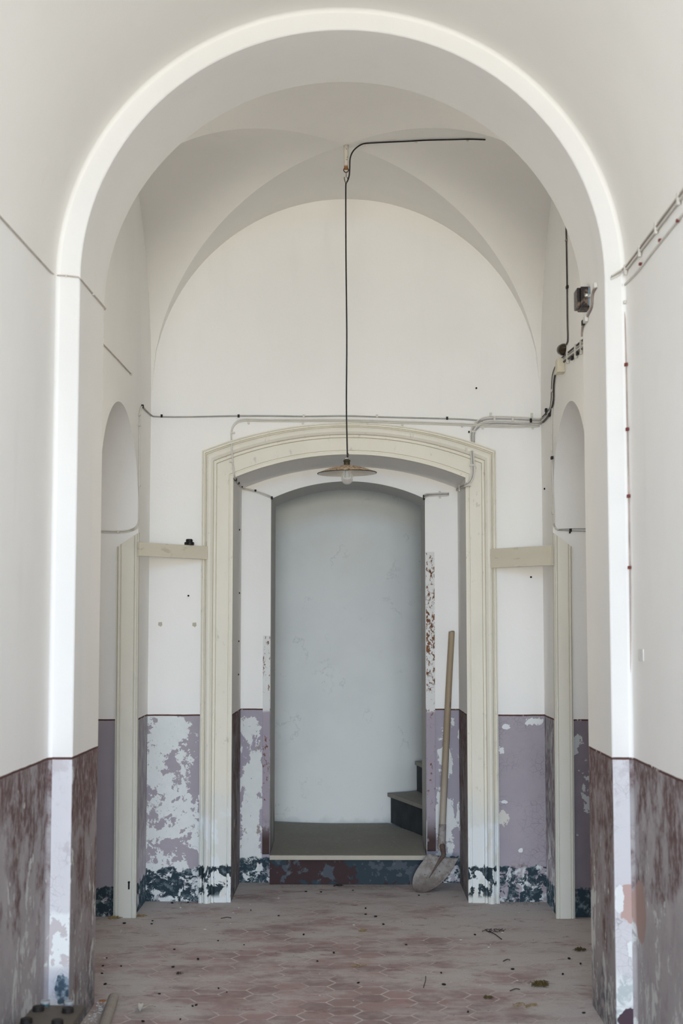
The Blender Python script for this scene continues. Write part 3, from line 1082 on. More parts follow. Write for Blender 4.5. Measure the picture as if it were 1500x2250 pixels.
def board(a, b, h, t, label):
    """painted plank from a to b (top front corners)"""
    a, b = Vector(a), Vector(b)
    d = (b-a)
    n = Vector((d.y, -d.x, 0)).normalized()
    if n.y > 0:
        n = -n
    bm = bmesh.new()
    dn = Vector((0, 0, -h))
    v = [bm.verts.new(p) for p in (a, b, b+dn, a+dn, a-n*t, b-n*t, b-n*t+dn, a-n*t+dn)]
    for f in ((0, 1, 2, 3), (5, 4, 7, 6), (4, 5, 1, 0), (3, 2, 6, 7), (4, 0, 3, 7), (1, 5, 6, 2)):
        bm.faces.new([v[i] for i in f])
    bevel(bm, 0.003)
    o = link('wooden_board', bm, M_board)
    return tag(o, label, 'board')


bl_a, bl_b = on(1, 7.755, 307, 1191), on(1, 8.165, 456, 1200)
bd = board(bl_a, bl_b, 0.076, 0.022, 'narrow cream wooden board across the left corner, with a black fitting on top')
br_a, br_b = on(1, 8.165, 1077, 1206), on(1, 7.755, 1209, 1198)
board(br_a, br_b, 0.110, 0.022, 'wider cream wooden board across the right corner, nothing on it')

M_black = plain('black_bakelite', (0.010, 0.010, 0.011), 0.4, var=0.2)
M_black_dull = plain('dull_black', (0.014, 0.013, 0.013), 0.8, var=0.2)
t = (bl_b-bl_a).normalized()
pos = bl_a + (bl_b-bl_a)*0.715 + Vector((0, 0.012, 0.0))
fit = thing('lamp_socket', 'small black round fitting standing on the left corner board', 'socket', pos)
bm = bmesh.new()
lathe(bm, [(0, 0), (0.026, 0), (0.028, 0.003), (0.028, 0.014), (0.026, 0.017), (0, 0.017)], pos, 12)
link('collar', bm, M_black, fit)
bm = bmesh.new()
lathe(bm, [(0, 0.017), (0.019, 0.017), (0.020, 0.03), (0.017, 0.032), (0.017, 0.034), (0, 0.034)], pos, 12)
link('body', bm, M_black, fit)

# ------------------------------------------------------------------ pendant lamp
LX, LY = 0.019, YC
def enamel_top():
    k = NT('rusty_enamel_shade', 0.6)
    r = k.noise(55, detail=6, rough=0.65)
    c = k.mix(k.smooth(r, 0.44, 0.60), (0.50, 0.37, 0.24), (0.20, 0.105, 0.055))
    c = k.mix(k.smooth(k.noise(110, detail=4, seed=3), 0.56, 0.62), c, (0.06, 0.04, 0.03))
    c = k.mix(k.smooth(k.noise(40, detail=4, seed=6), 0.60, 0.68), c, (0.66, 0.58, 0.46))
    k.bump(r, 0.5, 0.004)
    return k.done(c)


M_enamel = enamel_top()
M_enamel_in = plain('white_enamel_inside', (0.72, 0.69, 0.63), 0.35, var=0.06)
M_rim = plain('worn_black_rim', (0.03, 0.025, 0.02), 0.5)
M_cap = plain('tarnished_brass_cap', (0.055, 0.045, 0.030), 0.45, metal=0.4, var=0.3)
M_cord = plain('black_cord', (0.016, 0.014, 0.013), 0.7)
M_ceramic = plain('grey_ceramic', (0.42, 0.40, 0.35), 0.5)
zrim = 2.322
rim_r = 0.148
lamp = thing('pendant_lamp', 'rusty enamelled pendant lamp with a bare bulb hanging before the doorway', 'lamp', (LX, LY, zrim))
c0 = (LX, LY, zrim)
tilt = Matrix.Rotation(math.radians(-1.0), 4, 'Y')


def tilted(bm):
    o_ = Vector(c0)
    for v in bm.verts:
        v.co = o_ + (tilt @ (v.co-o_))
    return bm


shade = link('shade', tilted(lathe(bmesh.new(), [(0.018, 0.040), (0.030, 0.037), (0.060, 0.031), (0.095, 0.021), (0.125, 0.010), (rim_r, 0.0), (rim_r-0.001, -0.002)], c0, 64)), M_enamel, lamp, smooth=True)
shade['label'] = 'flaking rusty cream shade'
link('inner_face', tilted(lathe(bmesh.new(), [(0.018, 0.036), (0.060, 0.027), (0.095, 0.017), (0.125, 0.006), (rim_r-0.002, -0.003)], c0, 64)), M_enamel_in, shade, smooth=True)
bm = bmesh.new()
ring = [(LX+rim_r*math.cos(2*PI*k/64), LY+rim_r*math.sin(2*PI*k/64), zrim-0.001) for k in range(65)]
link('rim', tilted(tube(bm, ring, 0.0022, 6, cap=False)), M_rim, shade, smooth=True)
bm = lathe(bmesh.new(), [(0, 0.070), (0.008, 0.070), (0.016, 0.066), (0.018, 0.064), (0.018, 0.058), (0.0155, 0.056), (0.0155, 0.040), (0.017, 0.036), (0, 0.036)], c0, 24)
sock = o = link('socket', tilted(bm), M_cap, lamp, smooth=True)
o['label'] = 'dark tarnished socket cap'
bm = lathe(bmesh.new(), [(0, 0.078), (0.005, 0.078), (0.009, 0.074), (0.011, 0.070), (0, 0.069)], c0, 20)
link('cord_grip', tilted(bm), M_ceramic, sock, smooth=True)
k = NT('dusty_bulb_glass', 0.12)
k.b.inputs['Transmission Weight'].default_value = 0.75
k.b.inputs['IOR'].default_value = 1.3
M_bulb = k.done((0.80, 0.79, 0.76))
bm = lathe(bmesh.new(), [(0.0, -0.0590), (0.008, -0.0580), (0.0155, -0.0545), (0.0220, -0.0490), (0.0270, -0.0410), (0.0295, -0.0320), (0.0298, -0.0260), (0.0288, -0.0180), (0.0262, -0.0080), (0.0232, 0.0020), (0.0200, 0.0120), (0.0165, 0.0220), (0.0150, 0.030), (0, 0.030)], c0, 40)
link('bulb', tilted(bm), M_bulb, lamp, smooth=True)
# cord: runs up to the hook with a slight sway
ztop = on(1, LY, 761, 402).z
cord = [(LX+0.002, LY, zrim+0.076), (LX+0.001, LY, zrim+0.12), (LX-0.003, LY, zrim+0.35), (LX-0.001, LY, zrim+0.7), (LX-0.005, LY, zrim+1.1), (LX-0.006, LY, ztop-0.06), (LX-0.005, LY, ztop)]
o = link('cord', tube(bmesh.new(), cord, 0.0036, 8, 8), M_cord, lamp, smooth=True)
o = link('wire_loop', tube(bmesh.new(), [(LX+0.002, LY, zrim+0.078), (LX+0.008, LY, zrim+0.086), (LX+0.007, LY, zrim+0.098), (LX+0.001, LY, zrim+0.102)], 0.0014, 6, 5), M_cord, o, smooth=True)

# hook in the crown of the vault
k = NT('flaking_hook_plaster', 0.8)
c = k.mix(k.smooth(k.noise(60, detail=4), 0.60, 0.66), (0.60, 0.56, 0.50), (0.05, 0.035, 0.03))
M_hook = k.done(k.mix(k.math('SUBTRACT', 1.0, k.smooth(k.z, 3.895, 3.91)), c, (0.28, 0.12, 0.05)))
HX = on(1, LY, 760, 350).x
zc_ = vault_z(HX, LY)
zbot = on(1, LY, 760, 372).z
hk = thing('ceiling_hook', 'plaster-crusted rusty hook hanging from the crown of the vault', 'hook', (HX, LY, zc_))
link('stem', tube(bmesh.new(), [(HX, LY, zc_), (HX, LY, zc_-0.03), (HX, LY, zbot+0.03), (HX, LY, zbot)], lambda s: 0.013-0.003*s, 12), M_hook, hk, smooth=True)
M_rust = plain('brown_rust', (0.10, 0.055, 0.03), 0.7, metal=0.2, var=0.3)
bm = bmesh.new()
tube(bm, [(HX+0.012*math.cos(a), LY, zbot-0.004+0.012*math.sin(a)) for a in [2*PI*i/20 for i in range(21)]], 0.0028, 6, cap=False)
tube(bm, [(HX, LY, zbot-0.016), (HX+0.001, LY, zbot-0.03), (HX, LY, zbot-0.042)], 0.0016, 6)
ring_o = link('ring', bm, M_rust, hk, smooth=True)
bm = bmesh.new()
tube(bm, [(HX-0.009, LY, zbot-0.040), (HX-0.008, LY, zbot-0.052), (HX, LY, ztop-0.004), (HX+0.009, LY, zbot-0.056), (HX+0.006, LY, zbot-0.042)], 0.0020, 6, 6)
link('wire_clasp', bm, M_rust, ring_o, smooth=True)

# ------------------------------------------------------------------ shovel
k = NT('worn_shovel_handle', 0.5)
c = k.mix(k.noise(8, (3, 3, 0.4), detail=6, seed=2), (0.44, 0.35, 0.24), (0.24, 0.18, 0.115))
c = k.mix(k.smooth(k.noise(10, (2, 2, 0.7), detail=5, seed=8), 0.60, 0.68), c, (0.10, 0.075, 0.055))
c = k.mix(k.math('MULTIPLY', k.math('SUBTRACT', 1.0, k.smooth(k.z, 0.35, 0.95)), 0.6), c, (0.42, 0.39, 0.36))
M_handle = k.done(c)
k = NT('mortar_caked_blade', 0.75)
r = k.noise(24, detail=7, rough=0.65)
c = k.mix(k.smooth(r, 0.42, 0.62), (0.335, 0.315, 0.30), (0.23, 0.20, 0.185))
c = k.mix(k.math('MULTIPLY', k.math('SUBTRACT', 1.0, k.smooth(k.math('ADD', k.z, k.math('MULTIPLY', k.noise(12, seed=3), 0.06)), 0.05, 0.12)), 0.75), c, (0.125, 0.095, 0.085))
c = k.mix(k.smooth(k.noise(50, detail=4, seed=5), 0.64, 0.70), c, (0.10, 0.08, 0.07))
k.bump(r, 0.3, 0.004)
M_blade = k.done(c)
M_blade_rust = plain('rusty_blade_rib', (0.125, 0.092, 0.08), 0.8, var=0.3)

sh = thing('shovel', 'mortar-caked round-point shovel leaning by the right side of the doorway', 'shovel', on(2, 0.0, 922, 1958))
top = on(1, Y2-0.028, 992, 1388)
neck = on(1, 8.712, 969.5, 1862)
mid = on(1, 8.805, 981, 1610)
link('handle', tube(bmesh.new(), [neck.lerp(mid, 0.12), neck.lerp(mid, 0.5), mid, on(1, 8.825, 986, 1500), top.lerp(mid, 0.06), top], lambda s: 0.0205-0.002*s, 14, 6), M_handle, sh, smooth=True)
link('socket', tube(bmesh.new(), [neck-(mid-neck)*0.02, neck, neck.lerp(mid, 0.10), neck.lerp(mid, 0.2)], lambda s: 0.0215+0.002*math.sin(s*PI), 14, 4), M_blade, sh, smooth=True)
# blade: shoulders, dished body, rounded point
tipP = on(1, 8.535, 921, 1956)
tipP.z = 0.004
LS = on(1, 8.675, 941, 1875)
RS = on(1, 8.655, 1007, 1886)
MS = (LS+RS)/2
ax = (tipP-MS)
wv = (RS-LS)/2
nrm = ax.cross(wv).normalized()
if nrm.y > 0:
    nrm = -nrm
bm = bmesh.new()
NU, NV = 18, 12
grid = []
for i in range(NU+1):
    s = i/NU
    # half width along the length: nearly parallel sides then a rounded point
    hw = (1.0+0.06*math.sin(s*PI*0.9))*math.sqrt(max(0.0, 1-max(0, (s-0.35)/0.65)**2.2))
    hw = max(hw, 0.02)
    row = []
    for j in range(NV+1):
        v = -1+2*j/NV
        p = MS + ax*s + wv*hw*v
        dish = -0.022*(1-v*v)*math.sin(min(1, s+0.25)*PI*0.55) + 0.010*math.exp(-(v/0.12)**2)*(1-s)
        p += -nrm*(0.022*(1-v*v)*(0.5+0.5*math.sin(s*PI))) + nrm*0.014*math.exp(-(v/0.16)**2)*max(0, 1-s*1.3)
        row.append(bm.verts.new(p))
    grid.append(row)
for i in range(NU):
    for j in range(NV):
        bm.faces.new((grid[i][j], grid[i+1][j], grid[i+1][j+1], grid[i][j+1]))
for v in bm.verts:
    if v.co.z < 0.004:
        v.co.z = 0.004
blade_o = o = link('blade', bm, M_blade, sh, smooth=True)
so = o.modifiers.new('thickness', 'SOLIDIFY')
so.thickness, so.offset = 0.004, 0
rib = [neck.lerp(mid, 0.03)] + [MS + ax*s + nrm*(0.020*max(0, 1-s*1.5)-0.012*s) for s in (0.0, 0.12, 0.28, 0.45, 0.60)]
link('rib', tube(bmesh.new(), rib, lambda s: 0.0165*(1-s)**1.3+0.002, 12, 4), M_blade_rust, blade_o, smooth=True)['label'] = 'dark rusty rib'

# ------------------------------------------------------------------ cables
M_cab_grey = plain('dusty_grey_cable', (0.36, 0.35, 0.33), 0.6, var=0.2, scale=14)
M_cab_pale = plain('painted_over_cable', (0.66, 0.64, 0.59), 0.6, var=0.06, scale=14)
M_cab_dark = plain('dark_cable', (0.06, 0.055, 0.05), 0.6, var=0.4, scale=20)
M_cab_brown = plain('brown_cable', (0.30, 0.25, 0.22), 0.6, var=0.2, scale=14)
M_clip = plain('pale_clip', (0.62, 0.60, 0.55), 0.5)
M_clip_dark = plain('dark_clip', (0.02, 0.018, 0.017), 0.6)
M_clip_red = plain('red_brown_clip', (0.17, 0.035, 0.025), 0.6)


def clip(parent, p, size, mat, normal):
    n = Vector(normal).normalized()
    bm = bmesh.new()
    s = Vector(size)
    box(bm, p-s/2, p+s/2, min(s)*0.15)
    return link('clip', bm, mat, parent)


def cable(name, label, paths, mat, r, clips=(), smooth_n=4, group=None, clip_mat=None):
    """paths: one list of points per strand; the first strand carries the label"""
    o = None
    for i, p in enumerate(paths):
        m = mat[i % len(mat)] if isinstance(mat, list) else mat
        bm = tube(bmesh.new(), p, r, 6, smooth_n)
        if i == 0:
            o = tag(link(name, bm, m, smooth=True), label, 'cable', group)
        else:
            link('strand', bm, m, o, smooth=True)
    for c_ in clips:
        p, size, m = c_
        clip(o, p, size, m, (0, -1, 0))
    return o


EPS = 0.005
def offs(pts, d):
    return [p+Vector(d) for p in pts]


# 1 left hall string course cable, over the pier and along the jamb
a = onX(HL+EPS, (-40, 431), (0, 475), (60, 541), (112, 598)) + onY(YF-EPS, (120, 605), (146, 606), (172, 609)) + \
    onX(WL+EPS, (178, 613), (205, 646), (232, 678)) + [Vector((WL+EPS, YR+EPS, 2.903)), Vector((RL+EPS, YR+0.02, 2.905))] + onX(RL+EPS, (228, 757), (260, 791), (288, 822))
cable('cable', 'thin brownish cable along the left springing line, over the pier and jamb', [a], plain('pale_brown_cable', (0.52, 0.47, 0.42), 0.6, var=0.12, scale=14), 0.0032, smooth_n=0,
      clips=[(on(1, YF-0.007, 146, 606), (0.008, 0.008, 0.008), M_clip), (on(0, WL+0.006, 205, 646), (0.008, 0.012, 0.010), M_clip), (on(0, RL+0.006, 288, 822), (0.01, 0.012, 0.012), M_clip)])

# 2 grey cable across the back wall
Yc = YB-EPS
a = onX(RL+EPS, (313, 893), (322, 903), (333, 913)) + onY(Yc, (338, 915), (360, 916), (420, 916), (520, 914), (600, 914), (665, 915), (760, 914), (828, 916), (900, 918), (980, 920), (1030, 922), (1060, 925))
cs = [(on(1, Yc-0.003, x, y), (0.012, 0.010, 0.018), m) for x, y, m in ((355, 914, M_clip_dark), (524, 914, M_clip_dark), (667, 914, M_clip), (828, 914, M_clip), (982, 919, M_clip_dark))]
cs.append((on(0, RL+0.006, 313, 893), (0.014, 0.02, 0.02), M_clip_dark))
cable('cable', 'grey cable running straight across the back wall above the doorway arch', [a], M_cab_grey, 0.0045, cs)

# 3 pale cable just below, dropping into the recess at the left
ys = YB-0.078
a = onX(D_L+EPS, (608, 1102), (600, 1096)) + onY(Y2-EPS, (593, 1090), (570, 1081), (548, 1075), (538, 1073)) + onX(R_L+EPS, (532, 1070), (524, 1060), (518, 1052)) + \
    onY(ys, (514, 1042), (511, 1015), (509, 985)) + onY(Yc-0.01, (508, 955), (511, 937), (522, 925), (540, 921), (580, 922), (665, 922), (760, 922), (882, 926), (1000, 930), (1058, 933), (1120, 935), (1185, 933))
cs = [(on(1, Yc-0.004, x, y+4), (0.012, 0.010, 0.026), m) for x, y, m in ((546, 923, M_clip), (665, 923, M_clip), (884, 927, M_clip), (1015, 930, M_clip), (1060, 934, M_clip), (1170, 934, M_clip))]
cs += [(on(1, Yc-0.006, 511, 951), (0.026, 0.012, 0.010), M_clip), (on(1, ys, 508, 1014), (0.026, 0.012, 0.010), M_clip), (on(1, Y2-0.006, 561, 1078), (0.012, 0.01, 0.014), M_clip_dark)]
for q in ((518, 1054), (524, 1061), (531, 1068)):
    cs.append((on(0, R_L+0.008, *q), (0.012, 0.03, 0.016), M_clip_dark))
for q in ((597, 1094), (604, 1100)):
    cs.append((on(0, D_L+0.008, *q), (0.012, 0.03, 0.018), M_clip_dark))
cable('cable', 'pale painted double cable over the arch, dropping into the recess on the left', [a, offs(a, (0.0, 0.0, -0.009))], M_cab_pale, 0.0042, cs)

# 4 bundle at the right: from the side wall, along the back wall, down across the stone surround and into the recess
strands = []
for i in range(4):
    d = i*5.0
    a = onX(RR-EPS, (1196+d*0.2, 911+d*0.6), (1190, 917+d*0.7)) + onY(Yc-0.004-0.002*i, (1183, 920+d*0.75), (1150, 917+d), (1100, 915+d), (1070, 916+d), (1055-d*0.1+i, 921+d*0.9), (1040+d*0.7, 932+d*0.5), (1034+d*0.55, 950), (1034+d*0.5, 972))
    if i < 3:
        a += onY(ys, (1034+d*0.55, 995), (1036+d*0.55, 1020), (1036+d*0.5, 1043), (1030+d*0.3, 1057+d*0.4), (1020, 1064+d*0.5)) + \
             onX(R_R-EPS, (1013, 1067+d*0.5), (1003, 1073+d*0.5), (993, 1081+d*0.5)) + onY(Y2-EPS, (985, 1083+d*0.5), (960, 1084+d*0.5), (938, 1085+d*0.6)) + onX(D_R-EPS, (932, 1088+d*0.6), (925, 1095+d*0.6))
    strands.append(a)
cs = []
for x, y, m in ((1086, 920, M_clip), (1126, 922, M_clip), (1168, 912, M_clip), (1166, 924, M_clip_dark), (1078, 911, M_clip)):
    cs.append((on(1, Yc-0.012, x, y), (0.013, 0.010, 0.024), m))
for x, y in ((1040, 948), (1030, 949)):
    cs.append((on(1, Yc-0.012, x, y), (0.024 if x > 1035 else 0.008, 0.012, 0.012), M_clip if x > 1035 else M_clip_dark))
for x, y in ((1038, 1022), (1028, 1066)):
    cs.append((on(1, ys-0.006, x, y), (0.034, 0.010, 0.010), M_clip))
for q in ((1009, 1073), (1001, 1080)):
    cs.append((on(0, R_R-0.008, *q), (0.012, 0.02, 0.040), M_clip))
cs.append((on(1, Y2-0.008, 966, 1087), (0.012, 0.010, 0.045), M_clip))
for q in ((931, 1093), (925, 1098)):
    cs.append((on(0, D_R-0.008, *q), (0.012, 0.03, 0.03), M_clip_dark))
cable('cable_bundle', 'bundle of pale and grey cables dropping over the right side of the stone surround', strands, [M_cab_pale, M_cab_grey, M_cab_pale, M_cab_grey], 0.0042, cs)

# 5 bundle climbing the right side wall of the vestibule towards the arch
strands = []
for i in range(4):
    d = i
    a = onX(RR-EPS-0.002*(i % 2), (1192, 916+4*d), (1200+0.8*d, 907+3*d), (1208+0.6*d, 897+1.5*d), (1211+1.5*d, 880), (1212+1.3*d, 850), (1214+1.6*d, 825), (1219+1.8*d, 808+0.8*d), (1230+1.2*d, 791+2.5*d), (1245+0.6*d, 777+4*d), (1262, 763+5*d), (1278, 749+6*d), (1290, 738+6*d))
    strands.append(a)
cs = []
for q, s in (((1213, 858), (0.012, 0.05, 0.014)), ((1222, 818), (0.012, 0.07, 0.018)), ((1246, 786), (0.012, 0.02, 0.06)), ((1264, 772), (0.012, 0.02, 0.07)), ((1276, 763), (0.012, 0.02, 0.07))):
    cs.append((on(0, RR-0.010, *q), s, M_clip))
for q in ((1256, 787), (1268, 776), (1275, 770), (1200, 908), (1206, 912), (1199, 901)):
    cs.append((on(0, RR-0.010, *q), (0.012, 0.03, 0.018), M_clip_dark))
cable('cable_bundle', 'loose bundle of cables climbing the right side wall above the arched niche', strands, [M_cab_dark, M_cab_grey, M_cab_pale, M_cab_dark], 0.0050, cs)

# 6 pale cable from there down to the right frame and across the niche
NYC = NICHE_Y-EPS
a = onX(RR-EPS, (1213, 885), (1212, 930), (1211.5, 990), (1212, 1050), (1213, 1105), (1215, 1138), (1216, 1150)) + onY(NYC-0.04, (1217, 1156), (1222, 1163))
b = onX(RR-EPS, (1212, 990), (1214, 1060), (1217, 1125), (1217, 1150)) + onY(NYC-0.04, (1219, 1157), (1226, 1165))
cs = [(on(0, RR-0.008, 1212, 1006), (0.012, 0.035, 0.016), M_clip_dark), (on(0, RR-0.008, 1214, 1127), (0.012, 0.03, 0.014), M_clip)]
cable('cable', 'pale cable dropping down the right side wall beside the arched niche', [a, b], M_cab_pale, 0.0040, cs)
a = onY(NYC, (1224, 1164), (1232, 1163), (1260, 1162), (1300, 1162), (1320, 1162))
b = onY(NYC, (1224, 1165), (1234, 1165.5), (1260, 1166.5), (1300, 1168), (1320, 1168))
cs = [(on(1, NYC-0.004, 1253, 1165), (0.013, 0.012, 0.018), M_clip_dark), (on(1, NYC-0.004, 1251.5, 1170), (0.008, 0.010, 0.010), M_clip_dark)]
cable('cable', 'dark thin double cable crossing the right arched niche', [a, b], M_cab_grey, 0.0030, cs)

# 7 left pale cable beside the left niche
a = onX(RL+EPS, (313, 892), (309, 898), (307, 915), (306.5, 1000), (306, 1060), (305, 1115), (304.5, 1140)) + onY(NYC-0.04, (302, 1152), (296, 1159)) + onY(NYC, (288, 1163), (276, 1166), (250, 1167), (215, 1166))
cs = [(on(1, NYC-0.004, 260, 1170), (0.014, 0.012, 0.014), M_clip)]
for y in (912, 935, 1067):
    cs.append((on(0, RL+0.006, 306.8, y), (0.010, 0.03, 0.010), M_clip))
cable('cable', 'pale cable dropping down the left side wall and across the left arched niche', [a, offs(a, (0, 0.0, -0.009))], M_cab_pale, 0.0038, cs)

# 8 conduit down to the round box on the right wall
a = onX(RR-EPS, (1242, 440), (1243, 490), (1245, 600), (1246, 700), (1247, 744), (1245, 754), (1243, 758))
cs = [(on(0, RR-0.006, 1245.5, 631), (0.012, 0.03, 0.014), M_clip_dark), (on(0, RR-0.006, 1243.5, 528), (0.010, 0.02, 0.010), M_cab_brown)]
cable('conduit', 'dark thin conduit running down the right side wall to the round box', [a], plain('bitumen_conduit', (0.10, 0.095, 0.085), 0.6, var=0.5, scale=8), 0.0042, cs)

# 9 feed wire on the vault, from the right web to the hook
pts = [on_vault(px, py, 0.006) for px, py in ((1066, 307), (1030, 306), (985, 307), (940, 308), (905, 310), (860, 312), (820, 314), (799, 316))]
pts += onY(LY, (786, 322), (775, 333), (769, 348), (768, 370), (767, 385), (764, 396), (761, 401))
cs = [(on_vault(px, py, 0.008), (0.012, 0.012, 0.012), M_clip) for px, py in ((799, 318), (914, 311), (1027, 308))]
cable('feed_wire', 'black wire along the vault, curving down to the ceiling hook', [pts], M_cord, 0.0036, cs)

# 10 hall bundle at the right springing
strands = []
for i, (d, mm) in enumerate(((0, 0), (4, 1), (8, 0), (12, 1))):
    a = onX(HR-EPS-0.003*(i % 2), (1560, 336+d*1.2), (1500, 416+d*1.1), (1450, 483+d), (1407, 541+d*0.8), (1378, 580+d*0.7)) + onY(YF-EPS, (1368, 590+d*0.6), (1357, 597+d*0.7), (1344-i, 606+d*0.6))
    strands.append(a)
strands.append(onX(HR-EPS, (1560, 390), (1500, 470), (1440, 545), (1403, 593), (1372, 626)))
cs = [(on(0, HR-0.010, x, y), (0.010, 0.016, 0.040), M_clip) for x, y in ((1489, 437), (1440, 502), (1404, 553), (1373, 593))]
cs += [(on(0, HR-0.008, x, y), (0.010, 0.014, 0.010), M_clip_red) for x, y in ((1488, 485), (1449, 528), (1406, 580))]
cs += [(on(0, HR-0.008, 1368, 628), (0.012, 0.02, 0.014), M_clip)]
cable('cable_bundle', 'bundle of grey cables rising along the right hall wall at the springing line', strands, [M_cab_pale, M_cab_brown, M_cab_grey, M_cab_pale], 0.0042, cs)

# 11 thin wire down the right pier's corner
a = onX(HR-0.004, (1369, 632), (1373, 700), (1377, 900), (1381, 1120), (1385, 1400), (1387, 1668), (1389, 1850), (1391, 2080))
cs = [(on(0, HR-0.007, x, y), (0.010, 0.02, 0.012), m) for x, y, m in ((1372, 664, M_clip), (1374.5, 801, M_clip_red), (1377.5, 943, M_clip_red), (1380, 1090, M_clip_red), (1382, 1247, M_clip_red), (1389, 1955, M_clip_red), (1391, 2028, M_clip_red))]
cable('cable', 'thin red-brown wire down the corner of the right pier with dark red clips', [a], plain('red_brown_wire', (0.46, 0.37, 0.33), 0.6, var=0.3, scale=10), 0.0028, cs)

# 12 cables over the right jamb, joining the square box
strands = []
for i in range(3):
    d = i*4
    a = onX(WR-EPS, (1310, 622+d), (1303, 634+d), (1298+d*0.4, 655), (1297+d*0.3, 674), (1290, 690+d*0.6), (1284, 700+d), (1279, 712+d*1.2), (1277.5, 730+d*1.2))
    strands.append(a)
cs = [(on(0, WR-0.008, 1286, 702), (0.014, 0.05, 0.025), M_clip), (on(0, WR-0.008, 1281, 709), (0.014, 0.03, 0.02), M_clip_dark), (on(0, WR-0.008, 1307, 628), (0.014, 0.03, 0.02), M_clip)]
cable('cable_bundle', 'short cables hanging on the right jamb behind the square rusty box', strands, [M_cab_pale, M_cab_brown, M_cab_brown], 0.0036, cs)

# ------------------------------------------------------------------ boxes
k = NT('mottled_black_box', 0.4)
r = k.noise(40, detail=6)
M_box = k.done(k.mix(k.smooth(r, 0.48, 0.62), (0.014, 0.009, 0.007), (0.16, 0.11, 0.075)))
z0, z1 = on(1, 5.8, 1278, 675).z, on(1, 5.8, 1278, 629).z
bx = thing('junction_box', 'mottled black square junction box on the right arch jamb', 'junction box', (WR, 5.86, (z0+z1)/2))
case = link('case', box(bmesh.new(), (WR-0.040, 5.80, z0), (WR, 5.90, z1), 0.005), M_box, bx)
cov = link('cover', box(bmesh.new(), (WR-0.054, 5.806, z0+0.004), (WR-0.040, 5.894, z1-0.004), 0.004), M_box, bx)
zm = z0*0.45+z1*0.55
link('screw', lathe(bmesh.new(), [(0, -0.008), (0.008, -0.007), (0.010, 0), (0.008, 0.007), (0, 0.008)], (WR-0.016, 5.796, zm), 12), plain('bare_steel_screw', (0.62, 0.60, 0.56), 0.3, metal=0.8), case, smooth=True)
link('wire_stub', tube(bmesh.new(), [(WR-0.012, 5.797, zm-0.006), (WR-0.004, 5.795, zm-0.003), (WR-0.0005, 5.80, zm+0.006)], 0.003, 8, 5), M_clip, case, smooth=True)
link('gasket', box(bmesh.new(), (WR-0.0075, 5.798, z0+0.006), (WR-0.0035, 5.802, z1-0.004), 0.001), plain('blue_paint_trace', (0.24, 0.38, 0.46), 0.6), case)  # thin blue strip along the front edge of the case

k = NT('glossy_brown_dome', 0.15)
M_dome = k.done(k.mix(k.noise(20), (0.022, 0.015, 0.010), (0.07, 0.05, 0.03)))
c_ = on(0, RR, 1240, 768)
bm = bmesh.new()
lathe(bm, [(0.064, 0), (0.064, 0.014), (0.058, 0.022), (0.046, 0.032), (0.025, 0.039), (0, 0.041)], (0, 0, 0), 32)
for v in bm.verts:
    v.co = Vector((RR-v.co.z, c_.y+v.co.x*0.95, c_.z+v.co.y*0.46))
tag(link('junction_box', bm, M_dome, smooth=True), 'round glossy brown junction box at the foot of the dark conduit', 'junction box')
c_ = on(0, RR, 1239, 803)
tag(link('junction_box', box(bmesh.new(), (RR-0.040, c_.y-0.035, c_.z-0.040), (RR, c_.y+0.05, c_.z+0.034), 0.004), plain('cream_plastic', (0.66, 0.60, 0.47), 0.45)), 'small cream rectangular junction box under the round brown one', 'junction box')

# traces on the walls
c_ = on(0, HR, 1409, 1441)
tag(link('blank_plate', box(bmesh.new(), (HR-0.004, c_.y-0.045, c_.z-0.02), (HR, c_.y+0.045, c_.z+0.025), 0.002), plain('overpainted_plate', (0.74, 0.73, 0.71), 0.8)), 'small overpainted blank plate on the right hall wall', 'plate')

for i, (q, lab) in enumerate((((524, 1305), 'black nail third up the left recess reveal'),)):
    pass
nail_src = None
for q in ((525, 1164), (525, 1303), (523.5, 1409), (523, 1482)):
    p = on(0, R_L, *q)
    bm = bmesh.new()
    tube(bm, [(R_L-0.004, p.y, p.z), (R_L+0.006, p.y, p.z)], 0.005, 8)
    tag(link('nail', bm, M_black_dull), 'black nail head in the left reveal of the recess', 'nail', 'nails in the left reveal')
for q, lab in (((414, 1309), 'rusty nail in the left back panel below the corner board'), ((1046, 853), 'dark nail high on the back wall, right of the lamp cord'),
               ((1166, 1268), 'dark nail in the right back panel under the wider board'), ((1188, 979), 'dark nail by the right corner of the vestibule above the board'),
               ((1197, 1074), 'small nail low beside the right corner above the wider board')):
    p = on(1, YB, *q)
    if p.x > RR-0.02:
        p = on(0, RR, *q)
        tube_pts = [(RR+0.004, p.y, p.z), (RR-0.007, p.y, p.z)]
    else:
        tube_pts = [(p.x, YB+0.004, p.z), (p.x, YB-0.007, p.z)]
    tag(link('nail', tube(bmesh.new(), tube_pts, 0.0055, 8), M_black_dull), lab, 'nail')
# torn scraps of tape on the left panel
for q, lab in (((352, 1372), 'torn beige paper scrap stuck on the left back panel, left one'), ((427, 1373), 'torn beige paper scrap stuck on the left back panel beside the surround')):
    p = on(1, YB, *q)
    bm = bmesh.new()
    pts = [(-0.011, 0.012), (0.010, 0.014), (0.012, -0.004), (0.003, -0.014), (-0.006, -0.008), (-0.012, -0.006)]
    f = [bm.verts.new((p.x+a, YB-0.0015, p.z+b)) for a, b in pts]
    g = [bm.verts.new((p.x+a, YB, p.z+b)) for a, b in pts]
    bm.faces.new(f)
    bm.faces.new(g[::-1])
    for i in range(6):
        bm.faces.new((f[i], f[(i+1) % 6], g[(i+1) % 6], g[i]))
    tag(link('paper_scrap', bm, plain('beige_paper', (0.50, 0.46, 0.38), 0.9)), lab, 'paper scrap')

